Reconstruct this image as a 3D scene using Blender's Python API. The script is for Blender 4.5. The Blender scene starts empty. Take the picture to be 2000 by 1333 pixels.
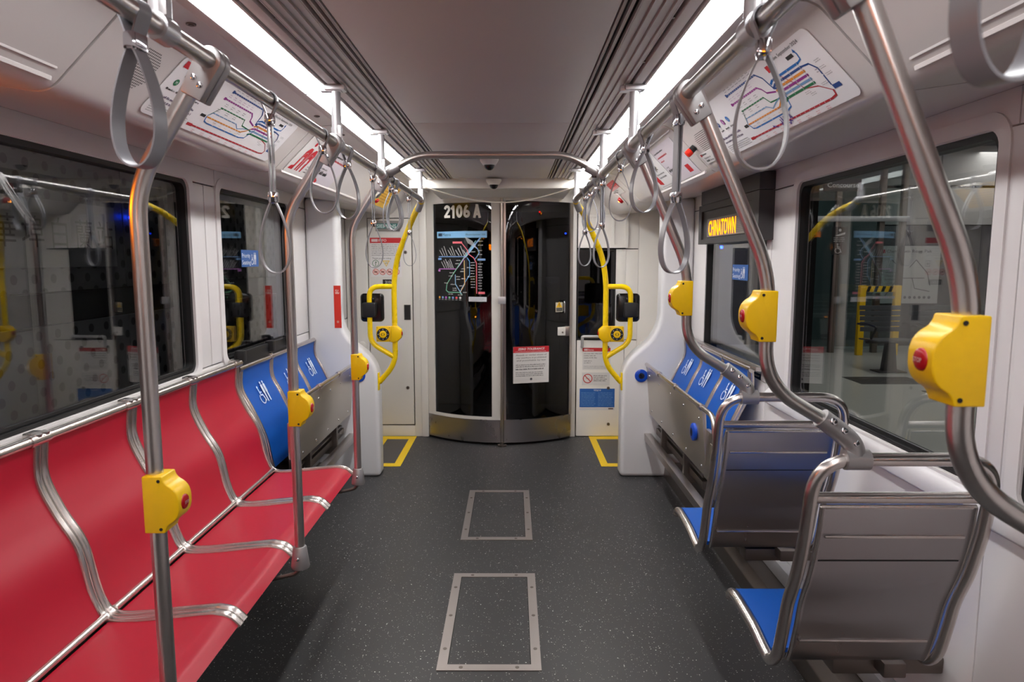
import bpy, bmesh, math, random
from mathutils import Vector, Matrix
R_ = random.Random(7)
C = bpy.context.scene.collection
S = bpy.context.scene

# ------------------------------------------------------------------ camera, world, exposure
cam = bpy.data.cameras.new('camera'); co = bpy.data.objects.new('camera', cam); C.objects.link(co)
cam.sensor_width = 36.0; cam.lens = 36.0 * 1333.0 / 2000.0
co.location = (0.085, 0, 1.44)
co.rotation_euler = (math.radians(90) - math.atan(158.5 / 1333.0), 0, -math.atan(-2 / 1333.0))
cam.clip_start = 0.02; cam.clip_end = 200
cam.dof.use_dof = True; cam.dof.focus_distance = 2.4; cam.dof.aperture_fstop = 7.0
S.camera = co
w = bpy.data.worlds.new('world'); S.world = w; w.use_nodes = True
w.node_tree.nodes['Background'].inputs[0].default_value = (0.55, 0.6, 0.7, 1)
w.node_tree.nodes['Background'].inputs[1].default_value = 0.004
S.view_settings.view_transform = 'Standard'; S.view_settings.look = 'None'
S.view_settings.gamma = 1; S.view_settings.use_curve_mapping = False
S.view_settings.exposure = 0.0
LIGHT, LIGHT_F = 17.5, 33.0          # ceiling light strips: near and front sections
def area(name, loc, size, power, col, rot=(0, 0, 0)):
    l = bpy.data.lights.new(name, 'AREA'); l.shape = 'RECTANGLE'; l.size, l.size_y = size; l.energy = power; l.color = col
    o = bpy.data.objects.new(name, l); o.location = loc; o.rotation_euler = rot; C.objects.link(o); return o
area('platform_lamp', (4.5, 6.0, 3.2), (0.5, 9.0), 75, (1, .97, .92))
area('platform_lamp', (8.0, 8.0, 3.2), (0.5, 9.0), 70, (1, .97, .92))
area('tunnel_lamp', (-1.95, 2.5, 3.0), (0.3, 6.0), 9, (.95, .97, 1))

# ------------------------------------------------------------------ materials
def lin(c):
    if isinstance(c, str): c = tuple(int(c[i:i + 2], 16) for i in (0, 2, 4))
    return tuple(((v / 255) / 12.92 if v <= 10 else ((v / 255 + .055) / 1.055) ** 2.4) for v in c)
MATS = {}
def nd(m, t): return m.node_tree.nodes.new(t)
def mat(name, c, rough=.5, metal=0.0, noise=0.0, nscale=(40, 40, 40), bump=0.0, coat=0.0, spec=.5, aniso=0.0, emit=0.0):
    if name in MATS: return MATS[name]
    m = bpy.data.materials.new(name); m.use_nodes = True; MATS[name] = m
    p = m.node_tree.nodes['Principled BSDF']; c = lin(c); L = m.node_tree.links
    p.inputs['Base Color'].default_value = (*c, 1); p.inputs['Roughness'].default_value = rough
    p.inputs['Metallic'].default_value = metal; p.inputs['Coat Weight'].default_value = coat
    p.inputs['Specular IOR Level'].default_value = spec; p.inputs['Anisotropic'].default_value = aniso
    if emit:
        p.inputs['Emission Color'].default_value = (*c, 1); p.inputs['Emission Strength'].default_value = emit
    if noise or bump:
        tc = nd(m, 'ShaderNodeTexCoord'); mp = nd(m, 'ShaderNodeMapping'); n = nd(m, 'ShaderNodeTexNoise')
        mp.inputs['Scale'].default_value = nscale; n.inputs['Scale'].default_value = 1.0; n.inputs['Detail'].default_value = 4
        L.new(tc.outputs['Object'], mp.inputs[0]); L.new(mp.outputs[0], n.inputs[0])
        if noise:
            r = nd(m, 'ShaderNodeMapRange'); r.inputs[3].default_value = rough - noise; r.inputs[4].default_value = rough + noise
            L.new(n.outputs[0], r.inputs[0]); L.new(r.outputs[0], p.inputs['Roughness'])
            mx = nd(m, 'ShaderNodeMix'); mx.data_type = 'RGBA'
            mx.inputs[6].default_value = (*[v * .96 for v in c], 1); mx.inputs[7].default_value = (*[min(1, v * 1.04) for v in c], 1)
            L.new(n.outputs[0], mx.inputs[0]); L.new(mx.outputs[2], p.inputs['Base Color'])
        if bump:
            b = nd(m, 'ShaderNodeBump'); b.inputs['Strength'].default_value = bump; b.inputs['Distance'].default_value = .002
            L.new(n.outputs[0], b.inputs['Height']); L.new(b.outputs[0], p.inputs['Normal'])
    return m
wall_m = mat('wall_laminate', (222, 219, 219), .42, noise=.008, nscale=(3, 3, 3))
cove_m = mat('cove_laminate', (206, 200, 198), .28, noise=.006, nscale=(3, 3, 3))
ceil_m = mat('ceiling_laminate', (196, 190, 188), .5, noise=.01, nscale=(2, 2, 2))
back_m = mat('bulkhead_laminate', (216, 213, 208), .45, noise=.008, nscale=(4, 4, 4))
part_m = mat('partition_moulding', (222, 221, 223), .34, noise=.006, nscale=(3, 3, 3))
gap_m = mat('dark_gap', (22, 20, 20), .7)
rubber_m = mat('black_rubber', (14, 14, 15), .5)
steel_m = mat('brushed_steel', (196, 189, 184), .30, 1.0, noise=.02, nscale=(60, 60, 9), aniso=.4)
rail_m = mat('rail_steel', (204, 200, 197), .29, 1.0, noise=.02, nscale=(90, 4, 90))
panel_steel = mat('scuffed_steel', (170, 167, 168), .28, 1.0, noise=.025, nscale=(9, 9, 4))
frame_steel = mat('frame_steel', (206, 200, 196), .27, 1.0)
clamp_m = mat('cast_aluminium', (172, 170, 170), .42, .75, noise=.05, nscale=(50, 50, 50))
alu_m = mat('painted_aluminium', (198, 199, 202), .38, .6, noise=.04, nscale=(40, 40, 40))
chrome_m = mat('chrome', (215, 215, 220), .08, 1.0)
strap_m = mat('strap_vinyl', (138, 139, 144), .34, noise=.03, nscale=(60, 60, 60))
cub_lit_m = mat('cubicle_laminate_lit', (243, 240, 234), .42, noise=.008, nscale=(4, 4, 4))  # bulkhead laminate made paler, standing in for stronger light on the right side
yel_m = mat('yellow_plastic', (240, 194, 0), .34, noise=.04, nscale=(60, 60, 60))
yrail_m = mat('yellow_enamel', (244, 206, 0), .28, noise=.03, nscale=(30, 30, 30))
red_m = mat('red_seat', (176, 16, 45), .42, noise=.05, nscale=(90, 90, 90), bump=.03)
blue_m = mat('blue_seat', (0, 84, 176), .46, noise=.05, nscale=(90, 90, 90), bump=.03)
blk_m = mat('black_gloss', (16, 16, 17), .16)
blkm_m = mat('black_matt', (20, 20, 22), .5)
dgrey_m = mat('dark_grey', (58, 56, 56), .45)
slat_m = mat('vent_slat', (184, 178, 175), .4, noise=.04, nscale=(5, 2, 5))
btn_red = mat('button_red', (170, 8, 22), .25)
btn_blue = mat('button_blue', (10, 70, 185), .3)
darksteel_m = mat('dull_steel', (126, 118, 112), .42, 1.0, noise=.03, nscale=(12, 12, 12))
fold_m = mat('folded_seat_steel', (204, 196, 184), .34, .9, noise=.03, nscale=(5, 5, 3))
hatch_m = mat('hatch_steel', (168, 160, 156), .42, .85, noise=.08, nscale=(30, 30, 30))
tape_m = mat('yellow_floor_tape', (240, 200, 10), .5, noise=.05, nscale=(30, 30, 30))
cabdark = mat('cab_dark', (9, 9, 10), .7)
sill_m = mat('window_sill', (186, 182, 178), .45)

def floor_mat():
    m = bpy.data.materials.new('speckled_rubber_floor'); m.use_nodes = True; L = m.node_tree.links
    p = m.node_tree.nodes['Principled BSDF']; p.inputs['Roughness'].default_value = .42
    tc = nd(m, 'ShaderNodeTexCoord'); col = None
    base = nd(m, 'ShaderNodeTexNoise'); base.inputs['Scale'].default_value = 3.0; L.new(tc.outputs['Object'], base.inputs[0])
    bm_ = nd(m, 'ShaderNodeMix'); bm_.data_type = 'RGBA'; bm_.inputs[6].default_value = (*lin((51, 51, 52)), 1); bm_.inputs[7].default_value = (*lin((60, 60, 61)), 1)
    L.new(base.outputs[0], bm_.inputs[0]); col = bm_.outputs[2]
    for sc, thr, rad, c in ((95, .84, .2, (190, 188, 184)), (170, .82, .24, (150, 148, 146)), (60, .92, .14, (235, 234, 230))):
        v = nd(m, 'ShaderNodeTexVoronoi'); v.inputs['Scale'].default_value = sc; L.new(tc.outputs['Object'], v.inputs[0])
        lt = nd(m, 'ShaderNodeMath'); lt.operation = 'LESS_THAN'; lt.inputs[1].default_value = rad; L.new(v.outputs['Distance'], lt.inputs[0])
        sp = nd(m, 'ShaderNodeSeparateColor'); L.new(v.outputs['Color'], sp.inputs[0])
        gt = nd(m, 'ShaderNodeMath'); gt.operation = 'GREATER_THAN'; gt.inputs[1].default_value = thr; L.new(sp.outputs[0], gt.inputs[0])
        mu = nd(m, 'ShaderNodeMath'); mu.operation = 'MULTIPLY'; L.new(lt.outputs[0], mu.inputs[0]); L.new(gt.outputs[0], mu.inputs[1])
        mx = nd(m, 'ShaderNodeMix'); mx.data_type = 'RGBA'; mx.inputs[7].default_value = (*lin(c), 1)
        L.new(mu.outputs[0], mx.inputs[0]); L.new(col, mx.inputs[6]); col = mx.outputs[2]
    L.new(col, p.inputs['Base Color'])
    n = nd(m, 'ShaderNodeTexNoise'); n.inputs['Scale'].default_value = 350; L.new(tc.outputs['Object'], n.inputs[0])
    b = nd(m, 'ShaderNodeBump'); b.inputs['Strength'].default_value = .12; b.inputs['Distance'].default_value = .002
    L.new(n.outputs[0], b.inputs['Height']); L.new(b.outputs[0], p.inputs['Normal'])
    return m
floor_m = floor_mat()

def glass_mat(name, tint, f0=.05, rough=0.0):
    m = bpy.data.materials.new(name); m.use_nodes = True; N = m.node_tree.nodes; L = m.node_tree.links
    N.remove(N['Principled BSDF']); out = N['Material Output']
    t = nd(m, 'ShaderNodeBsdfTransparent'); t.inputs[0].default_value = (*tint, 1)
    g = nd(m, 'ShaderNodeBsdfGlossy'); g.inputs['Roughness'].default_value = rough; g.inputs['Color'].default_value = (1, 1, 1, 1)
    lw = nd(m, 'ShaderNodeLayerWeight'); lw.inputs[0].default_value = .5
    pw = nd(m, 'ShaderNodeMath'); pw.operation = 'POWER'; pw.inputs[1].default_value = 5; L.new(lw.outputs['Facing'], pw.inputs[0])
    mr = nd(m, 'ShaderNodeMapRange'); mr.inputs[3].default_value = f0; mr.inputs[4].default_value = 1.0; L.new(pw.outputs[0], mr.inputs[0])
    mx = nd(m, 'ShaderNodeMixShader'); L.new(mr.outputs[0], mx.inputs[0]); L.new(t.outputs[0], mx.inputs[1]); L.new(g.outputs[0], mx.inputs[2])
    L.new(mx.outputs[0], out.inputs[0]); return m
glass_m = glass_mat('window_glass', (.84, .86, .87), .075)
doorglass_m = glass_mat('dark_door_glass', (.30, .31, .33), .045)
elev_glass = glass_mat('lift_glass', (.82, .90, .90), .06)
def emit_mat(name, c, s):
    m = bpy.data.materials.new(name); m.use_nodes = True; N = m.node_tree.nodes; N.remove(N['Principled BSDF'])
    e = nd(m, 'ShaderNodeEmission'); e.inputs[0].default_value = (*lin(c), 1); e.inputs[1].default_value = s
    m.node_tree.links.new(e.outputs[0], N['Material Output'].inputs[0]); return m
light_m = emit_mat('light_diffuser', (251, 250, 251), LIGHT); light_f = emit_mat('light_diffuser_front', (252, 250, 248), LIGHT_F)
led_m = emit_mat('led_amber', (255, 126, 0), 5.0)
led_rear_m = emit_mat('led_orange', (255, 126, 6), 40.0)
blueglow_m = emit_mat('blue_glow', (20, 60, 255), 30.0)
redglow_m = emit_mat('red_glow', (255, 20, 20), 14.0)
amberlamp_m = emit_mat('amber_lamp', (255, 150, 40), 12.0)
def dots_mat(name, base, dot, scale, rad, rot=45):
    m = bpy.data.materials.new(name); m.use_nodes = True; L = m.node_tree.links
    p = m.node_tree.nodes['Principled BSDF']; p.inputs['Roughness'].default_value = .5
    tc = nd(m, 'ShaderNodeTexCoord'); mp = nd(m, 'ShaderNodeMapping'); mp.inputs['Rotation'].default_value = (math.radians(rot), 0, 0)
    mp.inputs['Scale'].default_value = (0, 1, 1)
    v = nd(m, 'ShaderNodeTexVoronoi'); v.inputs['Scale'].default_value = scale; v.inputs['Randomness'].default_value = 0.0
    L.new(tc.outputs['Object'], mp.inputs[0]); L.new(mp.outputs[0], v.inputs[0])
    lt = nd(m, 'ShaderNodeMath'); lt.operation = 'LESS_THAN'; lt.inputs[1].default_value = rad; L.new(v.outputs['Distance'], lt.inputs[0])
    mx = nd(m, 'ShaderNodeMix'); mx.data_type = 'RGBA'; mx.inputs[6].default_value = (*lin(base), 1); mx.inputs[7].default_value = (*lin(dot), 1)
    L.new(lt.outputs[0], mx.inputs[0]); L.new(mx.outputs[2], p.inputs['Base Color']); return m
def ink(c, rough=.5): return mat('print_%02x%02x%02x' % tuple(c), c, rough)

# ------------------------------------------------------------------ mesh helpers
WORLD = {}
def wloc(o): return WORLD.get(o.name, Vector((0, 0, 0)))
class MB:
    def __init__(s): s.v, s.f, s.m = [], [], []
    def add(s, vs, fs, mi=0):
        n = len(s.v); s.v += [tuple(p) for p in vs]; s.f += [tuple(i + n for i in f) for f in fs]; s.m += [mi] * len(fs); return s
    def box(s, x0, x1, y0, y1, z0, z1, mi=0, bev=0.0):
        x0, x1 = sorted((x0, x1)); y0, y1 = sorted((y0, y1)); z0, z1 = sorted((z0, z1))
        if bev > 0:
            bm = bmesh.new(); bmesh.ops.create_cube(bm, size=1)
            bmesh.ops.scale(bm, vec=(x1 - x0, y1 - y0, z1 - z0), verts=bm.verts)
            bmesh.ops.bevel(bm, geom=list(bm.edges), offset=min(bev, .49 * min(x1 - x0, y1 - y0, z1 - z0)), segments=2, profile=.6, affect='EDGES')
            bmesh.ops.translate(bm, vec=((x0 + x1) / 2, (y0 + y1) / 2, (z0 + z1) / 2), verts=bm.verts)
            s.bm(bm, mi); return s
        vs = [(x, y, z) for z in (z0, z1) for y in (y0, y1) for x in (x0, x1)]
        return s.add(vs, [(0, 2, 3, 1), (4, 5, 7, 6), (0, 1, 5, 4), (2, 6, 7, 3), (0, 4, 6, 2), (1, 3, 7, 5)], mi)
    def bm(s, bm, mi=0):
        bm.verts.index_update(); s.add([v.co[:] for v in bm.verts], [[v.index for v in f.verts] for f in bm.faces], mi); bm.free()
    def tube(s, pts, r, seg=14, mi=0, cap=True):
        P = [Vector(p) for p in pts]; n = len(P); rr = r if isinstance(r, (list, tuple)) else [r] * n
        T = [(P[min(i + 1, n - 1)] - P[max(i - 1, 0)]).normalized() for i in range(n)]
        a = Vector((0, 0, 1)) if abs(T[0].z) < .9 else Vector((0, 1, 0))
        N = (a - T[0] * a.dot(T[0])).normalized(); vs = []; fs = []
        for i in range(n):
            N = (N - T[i] * N.dot(T[i])).normalized(); B = T[i].cross(N)
            for k in range(seg):
                t = 2 * math.pi * k / seg; vs.append(P[i] + (N * math.cos(t) + B * math.sin(t)) * rr[i])
        for i in range(n - 1):
            for k in range(seg):
                k2 = (k + 1) % seg; fs.append((i * seg + k, i * seg + k2, (i + 1) * seg + k2, (i + 1) * seg + k))
        if cap: fs += [tuple(range(seg))[::-1], tuple(range((n - 1) * seg, n * seg))]
        return s.add(vs, fs, mi)
    def sweep(s, pts, sec, B, mi=0, closed=False, cap=True):
        P = [Vector(p) for p in pts]; n = len(P); B = Vector(B).normalized(); k = len(sec); vs = []; fs = []
        for i in range(n):
            if closed: T = (P[(i + 1) % n] - P[i - 1])
            else: T = (P[min(i + 1, n - 1)] - P[max(i - 1, 0)])
            N = B.cross(T.normalized()).normalized()
            vs += [P[i] + B * a + N * b for a, b in sec]
        for i in range(n if closed else n - 1):
            i2 = (i + 1) % n
            for j in range(k):
                j2 = (j + 1) % k; fs.append((i * k + j, i * k + j2, i2 * k + j2, i2 * k + j))
        if cap and not closed: fs += [tuple(range(k))[::-1], tuple(range((n - 1) * k, n * k))]
        return s.add(vs, fs, mi)
    def prism(s, poly, axis, a, b, mi=0):
        """poly 2D, extruded along axis: 'y' uses (x,z); 'x' uses (y,z); 'z' uses (x,y)"""
        f = {'y': lambda p, t: (p[0], t, p[1]), 'x': lambda p, t: (t, p[0], p[1]), 'z': lambda p, t: (p[0], p[1], t)}[axis]
        n = len(poly); vs = [f(p, a) for p in poly] + [f(p, b) for p in poly]
        fs = [tuple(range(n))[::-1], tuple(range(n, 2 * n))] + [(i, (i + 1) % n, n + (i + 1) % n, n + i) for i in range(n)]
        return s.add(vs, fs, mi)
    def rprism(s, poly, axis, a, b, bev=.003, mi=0, seg=2):
        t = MB(); t.prism(poly, axis, a, b); bm = bmesh.new()
        vv = [bm.verts.new(p) for p in t.v]; [bm.faces.new([vv[i] for i in f]) for f in t.f]
        bmesh.ops.recalc_face_normals(bm, faces=bm.faces)
        es = [e for e in bm.edges if len(e.link_faces) == 2 and e.calc_face_angle(0) > .6]
        if bev: bmesh.ops.bevel(bm, geom=es, offset=bev, segments=seg, profile=.5, affect='EDGES', clamp_overlap=True)
        s.bm(bm, mi); return s
    def disc(s, c, n, r, h, seg=20, mi=0, dome=0.0):
        """short cylinder from c along n, height h, optional dome"""
        c = Vector(c); n = Vector(n).normalized(); pts = [c, c + n * h]; rr = [r, r]
        if dome: 
            for k in range(1, 5): t = k / 4 * math.pi / 2; pts.append(c + n * (h + dome * math.sin(t))); rr.append(max(r * math.cos(t), 1e-4))
        return s.tube(pts, rr, seg, mi)
    def ring(s, c, n, r, t, seg=24, mi=0):
        c = Vector(c); n = Vector(n).normalized(); a = n.orthogonal().normalized(); b = n.cross(a)
        pts = [c + (a * math.cos(2 * math.pi * k / seg) + b * math.sin(2 * math.pi * k / seg)) * r for k in range(seg)]
        sec = [(t * math.cos(2 * math.pi * j / 8), t * math.sin(2 * math.pi * j / 8)) for j in range(8)]
        return s.sweep(pts, sec, n, mi, closed=True)
    def build(s, name, mats, parent=None, smooth=40, org=None, recalc=True):
        me = bpy.data.meshes.new(name); o_ = wloc(parent) if parent is not None else Vector(org or (0, 0, 0))
        me.from_pydata([(p[0] - o_.x, p[1] - o_.y, p[2] - o_.z) for p in s.v], [], s.f)
        mats = mats if isinstance(mats, (list, tuple)) else [mats]
        for m in mats: me.materials.append(m)
        me.polygons.foreach_set('material_index', s.m)
        if recalc:
            bm = bmesh.new(); bm.from_mesh(me); bmesh.ops.recalc_face_normals(bm, faces=bm.faces); bm.to_mesh(me); bm.free()
        if smooth:
            me.polygons.foreach_set('use_smooth', [True] * len(me.polygons)); me.set_sharp_from_angle(angle=math.radians(smooth))
        me.update(); o = bpy.data.objects.new(name, me); C.objects.link(o)
        if parent is not None: o.parent = parent; WORLD[o.name] = o_
        else: o.location = o_; WORLD[o.name] = o_.copy()
        return o
def tag(o, label=None, cat=None, group=None, kind=None):
    if label: o['label'] = label
    if cat: o['category'] = cat
    if group: o['group'] = group
    if kind: o['kind'] = kind
    return o
def thing(name, label, cat, loc=(0, 0, 0), group=None, kind=None):
    o = bpy.data.objects.new(name, None); o.location = loc; o.empty_display_size = .1; C.objects.link(o); WORLD[o.name] = Vector(loc)
    return tag(o, label, cat, group, kind)
def struct(name, loc=(0, 0, 0)): return thing(name, None, None, loc, kind='structure')
def dup(root, loc, label=None, rotz=0.0):
    def cp(o, par):
        c = o.copy(); C.objects.link(c)
        if par is not None: c.parent = par
        for ch in kids.get(o.name, []): cp(ch, c)
        return c
    kids = {}
    def walk(o):
        kids[o.name] = list(o.children)
        for ch in o.children: walk(ch)
    walk(root); r = cp(root, None); r.location = loc; r.rotation_euler = (0, 0, rotz); WORLD[r.name] = Vector(loc)
    if label: r['label'] = label
    return r
def fillet(pts, r, n=8):
    P = [Vector(p) for p in pts]; out = [P[0]]; rs = r if isinstance(r, (list, tuple)) else [r] * len(P)
    for i in range(1, len(P) - 1):
        a = (P[i - 1] - P[i]); b = (P[i + 1] - P[i]); d = min(rs[i], a.length * .49, b.length * .49)
        p0 = P[i] + a.normalized() * d; p1 = P[i] + b.normalized() * d
        for k in range(n + 1): t = k / n; out.append(p0 * (1 - t) ** 2 + P[i] * 2 * t * (1 - t) + p1 * t * t)
    out.append(P[-1]); return out
def rrect(y0, y1, z0, z1, r, n=6):
    out = []
    for cy, cz, a0 in ((y1 - r, z1 - r, 0), (y0 + r, z1 - r, 90), (y0 + r, z0 + r, 180), (y1 - r, z0 + r, 270)):
        for k in range(n + 1): a = math.radians(a0 + 90 * k / n); out.append((cy + r * math.cos(a), cz + r * math.sin(a)))
    return out
def ringprism(mb, outer, inner, axis, a, b, mi=0):
    f = {'y': lambda p, t: (p[0], t, p[1]), 'x': lambda p, t: (t, p[0], p[1]), 'z': lambda p, t: (p[0], p[1], t)}[axis]
    n = len(outer); vs = [f(p, a) for p in outer] + [f(p, a) for p in inner] + [f(p, b) for p in outer] + [f(p, b) for p in inner]; fs = []
    for i in range(n):
        j = (i + 1) % n
        fs += [(i, j, n + j, n + i), (2 * n + i, 2 * n + j, 3 * n + j, 3 * n + i), (i, j, 2 * n + j, 2 * n + i), (n + i, n + j, 3 * n + j, 3 * n + i)]
    mb.add(vs, fs, mi)

# ------------------------------------------------------------------ flat print (lettering, maps, pictograms) as thin geometry
TXT = {}
def text_geo(s, bold):
    k = (s, bold)
    if k not in TXT:
        cu = bpy.data.curves.new('lettering', 'FONT'); cu.body = s; cu.size = 1; cu.resolution_u = 2; cu.offset = bold
        ob = bpy.data.objects.new('lettering', cu); me = ob.to_mesh()
        vs = [(v.co.x, v.co.y) for v in me.vertices]; fs = [tuple(p.vertices) for p in me.polygons]
        ob.to_mesh_clear(); bpy.data.objects.remove(ob); bpy.data.curves.remove(cu); TXT[k] = (vs, fs)
    return TXT[k]
class Flat:
    def __init__(s, fn, curved=False): s.fn, s.mb, s.cols, s.curved = fn, MB(), [], curved; s.layer = 1
    def ci(s, c):
        if c not in s.cols: s.cols.append(c)
        return s.cols.index(c)
    def add(s, pts, fs, c):
        s.mb.add([s.fn(u, v, s.layer * .00025) for u, v in pts], fs, s.ci(c))
    def rect(s, u0, v0, u1, v1, c):
        n = max(1, int(abs(u1 - u0) / .025)) if s.curved else 1
        us = [u0 + (u1 - u0) * i / n for i in range(n + 1)]
        s.add([(u, v) for u in us for v in (v0, v1)], [(2 * i, 2 * i + 2, 2 * i + 3, 2 * i + 1) for i in range(n)], c)
    def poly(s, pts, c): s.add(pts, [tuple(range(len(pts)))], c)
    def disc(s, u, v, r, c, ry=None, n=18):
        s.poly([(u + r * math.cos(2 * math.pi * k / n), v + (ry or r) * math.sin(2 * math.pi * k / n)) for k in range(n)], c)
    def hoop(s, u, v, r, w, c, n=20, ry=1.0):
        pts = []
        for k in range(n): a = 2 * math.pi * k / n; pts += [(u + r * math.cos(a), v + ry * r * math.sin(a)), (u + (r - w) * math.cos(a), v + ry * (r - w) * math.sin(a))]
        s.add(pts, [(2 * k, 2 * k + 1, (2 * k + 3) % (2 * n), (2 * k + 2) % (2 * n)) for k in range(n)], c)
    def line(s, pts, w, c):
        for (a, b), (d, e) in zip(pts[:-1], pts[1:]):
            L = math.hypot(d - a, e - b) or 1e-6; nx, ny = -(e - b) / L * w / 2, (d - a) / L * w / 2; ex, ey = (d - a) / L * w * .3, (e - b) / L * w * .3
            n = max(1, int(L / .03)) if s.curved else 1
            a, b, d, e = a - ex, b - ey, d + ex, e + ey
            P = [(a + (d - a) * i / n, b + (e - b) * i / n) for i in range(n + 1)]
            s.add([q for x, y in P for q in ((x + nx, y + ny), (x - nx, y - ny))], [(2 * i, 2 * i + 1, 2 * i + 3, 2 * i + 2) for i in range(n)], c)
    def text(s, t, u, v, h, c, al='l', xs=1.0, bold=0.0, width=None, shear=0.0):
        vs, fs = text_geo(t, bold)
        if not vs: return
        k = h / .73; x0 = min(p[0] for p in vs); x1 = max(p[0] for p in vs)
        if width: xs = width / ((x1 - x0) * k)
        W = (x1 - x0) * k * xs; off = {'l': 0, 'c': -W / 2, 'r': -W}[al]
        s.add([(u + off + (p[0] - x0) * k * xs + shear * p[1] * k, v + p[1] * k) for p in vs], fs, c)
    def lines(s, u0, u1, v0, v1, n, c, th=.5, rag=.25):
        for i in range(n):
            h = (v1 - v0) / n; y = v1 - (i + 1) * h; x = u0
            e = u1 - (u1 - u0) * rag * R_.random()
            while x < e:
                for _ in range(R_.randint(2, 7)):          # letters of one word
                    lw = h * R_.uniform(.16, .30)
                    if x + lw > e: x = e; break
                    s.rect(x, y + h * .28, x + lw, y + h * (.28 + th * R_.choice((.7, .7, 1.0))), c); x += lw + h * .1
                x += h * .26
    def build(s, name, parent):
        return s.mb.build(name, [ink(c) for c in s.cols], parent, smooth=0, recalc=False)
def plane_fn(o, ux, uy):
    o, ux, uy = Vector(o), Vector(ux).normalized(), Vector(uy).normalized(); n = ux.cross(uy)
    return lambda u, v, h: o + ux * u + uy * v + n * h
def board(name, o, ux, uy, W, H, c, label, cat, th=.0016, rough=.45, r=0.0, group=None):
    """thin sheet W x H whose lower left corner is o"""
    fn = plane_fn(o, ux, uy); mb = MB(); P = rrect(0, W, 0, H, r, 4) if r else [(0, 0), (W, 0), (W, H), (0, H)]
    n = len(P); mb.add([fn(u, v, .0001) for u, v in P] + [fn(u, v, .0001 + th) for u, v in P], [tuple(range(n))[::-1], tuple(range(n, 2 * n))] + [(i, (i + 1) % n, n + (i + 1) % n, n + i) for i in range(n)])
    b = mb.build(name, ink(c, rough) if not isinstance(c, bpy.types.Material) else c, None, smooth=30, org=fn(0, 0, 0)); tag(b, label, cat, group)
    return b, Flat(lambda u, v, h: fn(u, v, h + th + .0002))
def wheelchair(F, u, v, h, c, people=2):
    k = h; w = .085 * k
    F.disc(u + .22 * k, v + .93 * k, .075 * k, c)
    F.line([(u + .22 * k, v + .82 * k), (u + .25 * k, v + .48 * k), (u + .48 * k, v + .46 * k), (u + .60 * k, v + .10 * k)], w, c)
    F.line([(u + .25 * k, v + .64 * k), (u + .46 * k, v + .62 * k)], w * .8, c)
    F.line([(u + .27 * k + .27 * k * math.cos(a), v + .28 * k + .27 * k * math.sin(a)) for a in [math.radians(x) for x in range(130, 345, 18)]], w * .8, c)
    for i in range(people):
        x = u + (.82 + .34 * i) * k
        F.disc(x, v + 1.10 * k, .075 * k, c)
        F.poly([(x - .12 * k, v + .95 * k), (x - .07 * k, v + 1.0 * k), (x + .07 * k, v + 1.0 * k), (x + .12 * k, v + .95 * k), (x + .12 * k, v + .55 * k), (x + .075 * k, v + .5 * k), (x + .06 * k, v), (x - .06 * k, v), (x - .075 * k, v + .5 * k), (x - .12 * k, v + .55 * k)], c)
def smooth_path(P, n=5):
    """Catmull-Rom through the points"""
    P = [Vector(p) for p in P]; out = []
    for i in range(len(P) - 1):
        p0, p1, p2, p3 = P[max(i - 1, 0)], P[i], P[i + 1], P[min(i + 2, len(P) - 1)]
        for k in range(n):
            t = k / n; out.append(.5 * ((2 * p1) + (p2 - p0) * t + (2 * p0 - 5 * p1 + 4 * p2 - p3) * t * t + (3 * p1 - p0 - 3 * p2 + p3) * t ** 3))
    out.append(P[-1]); return out
# ================================================================== THE CAR SHELL
Y0, YB = -3.2, 5.48
f = MB(); f.box(-1.3, 1.3, Y0, 5.9, -.05, 0); tag(f.build('floor', floor_m), kind='structure')

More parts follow.
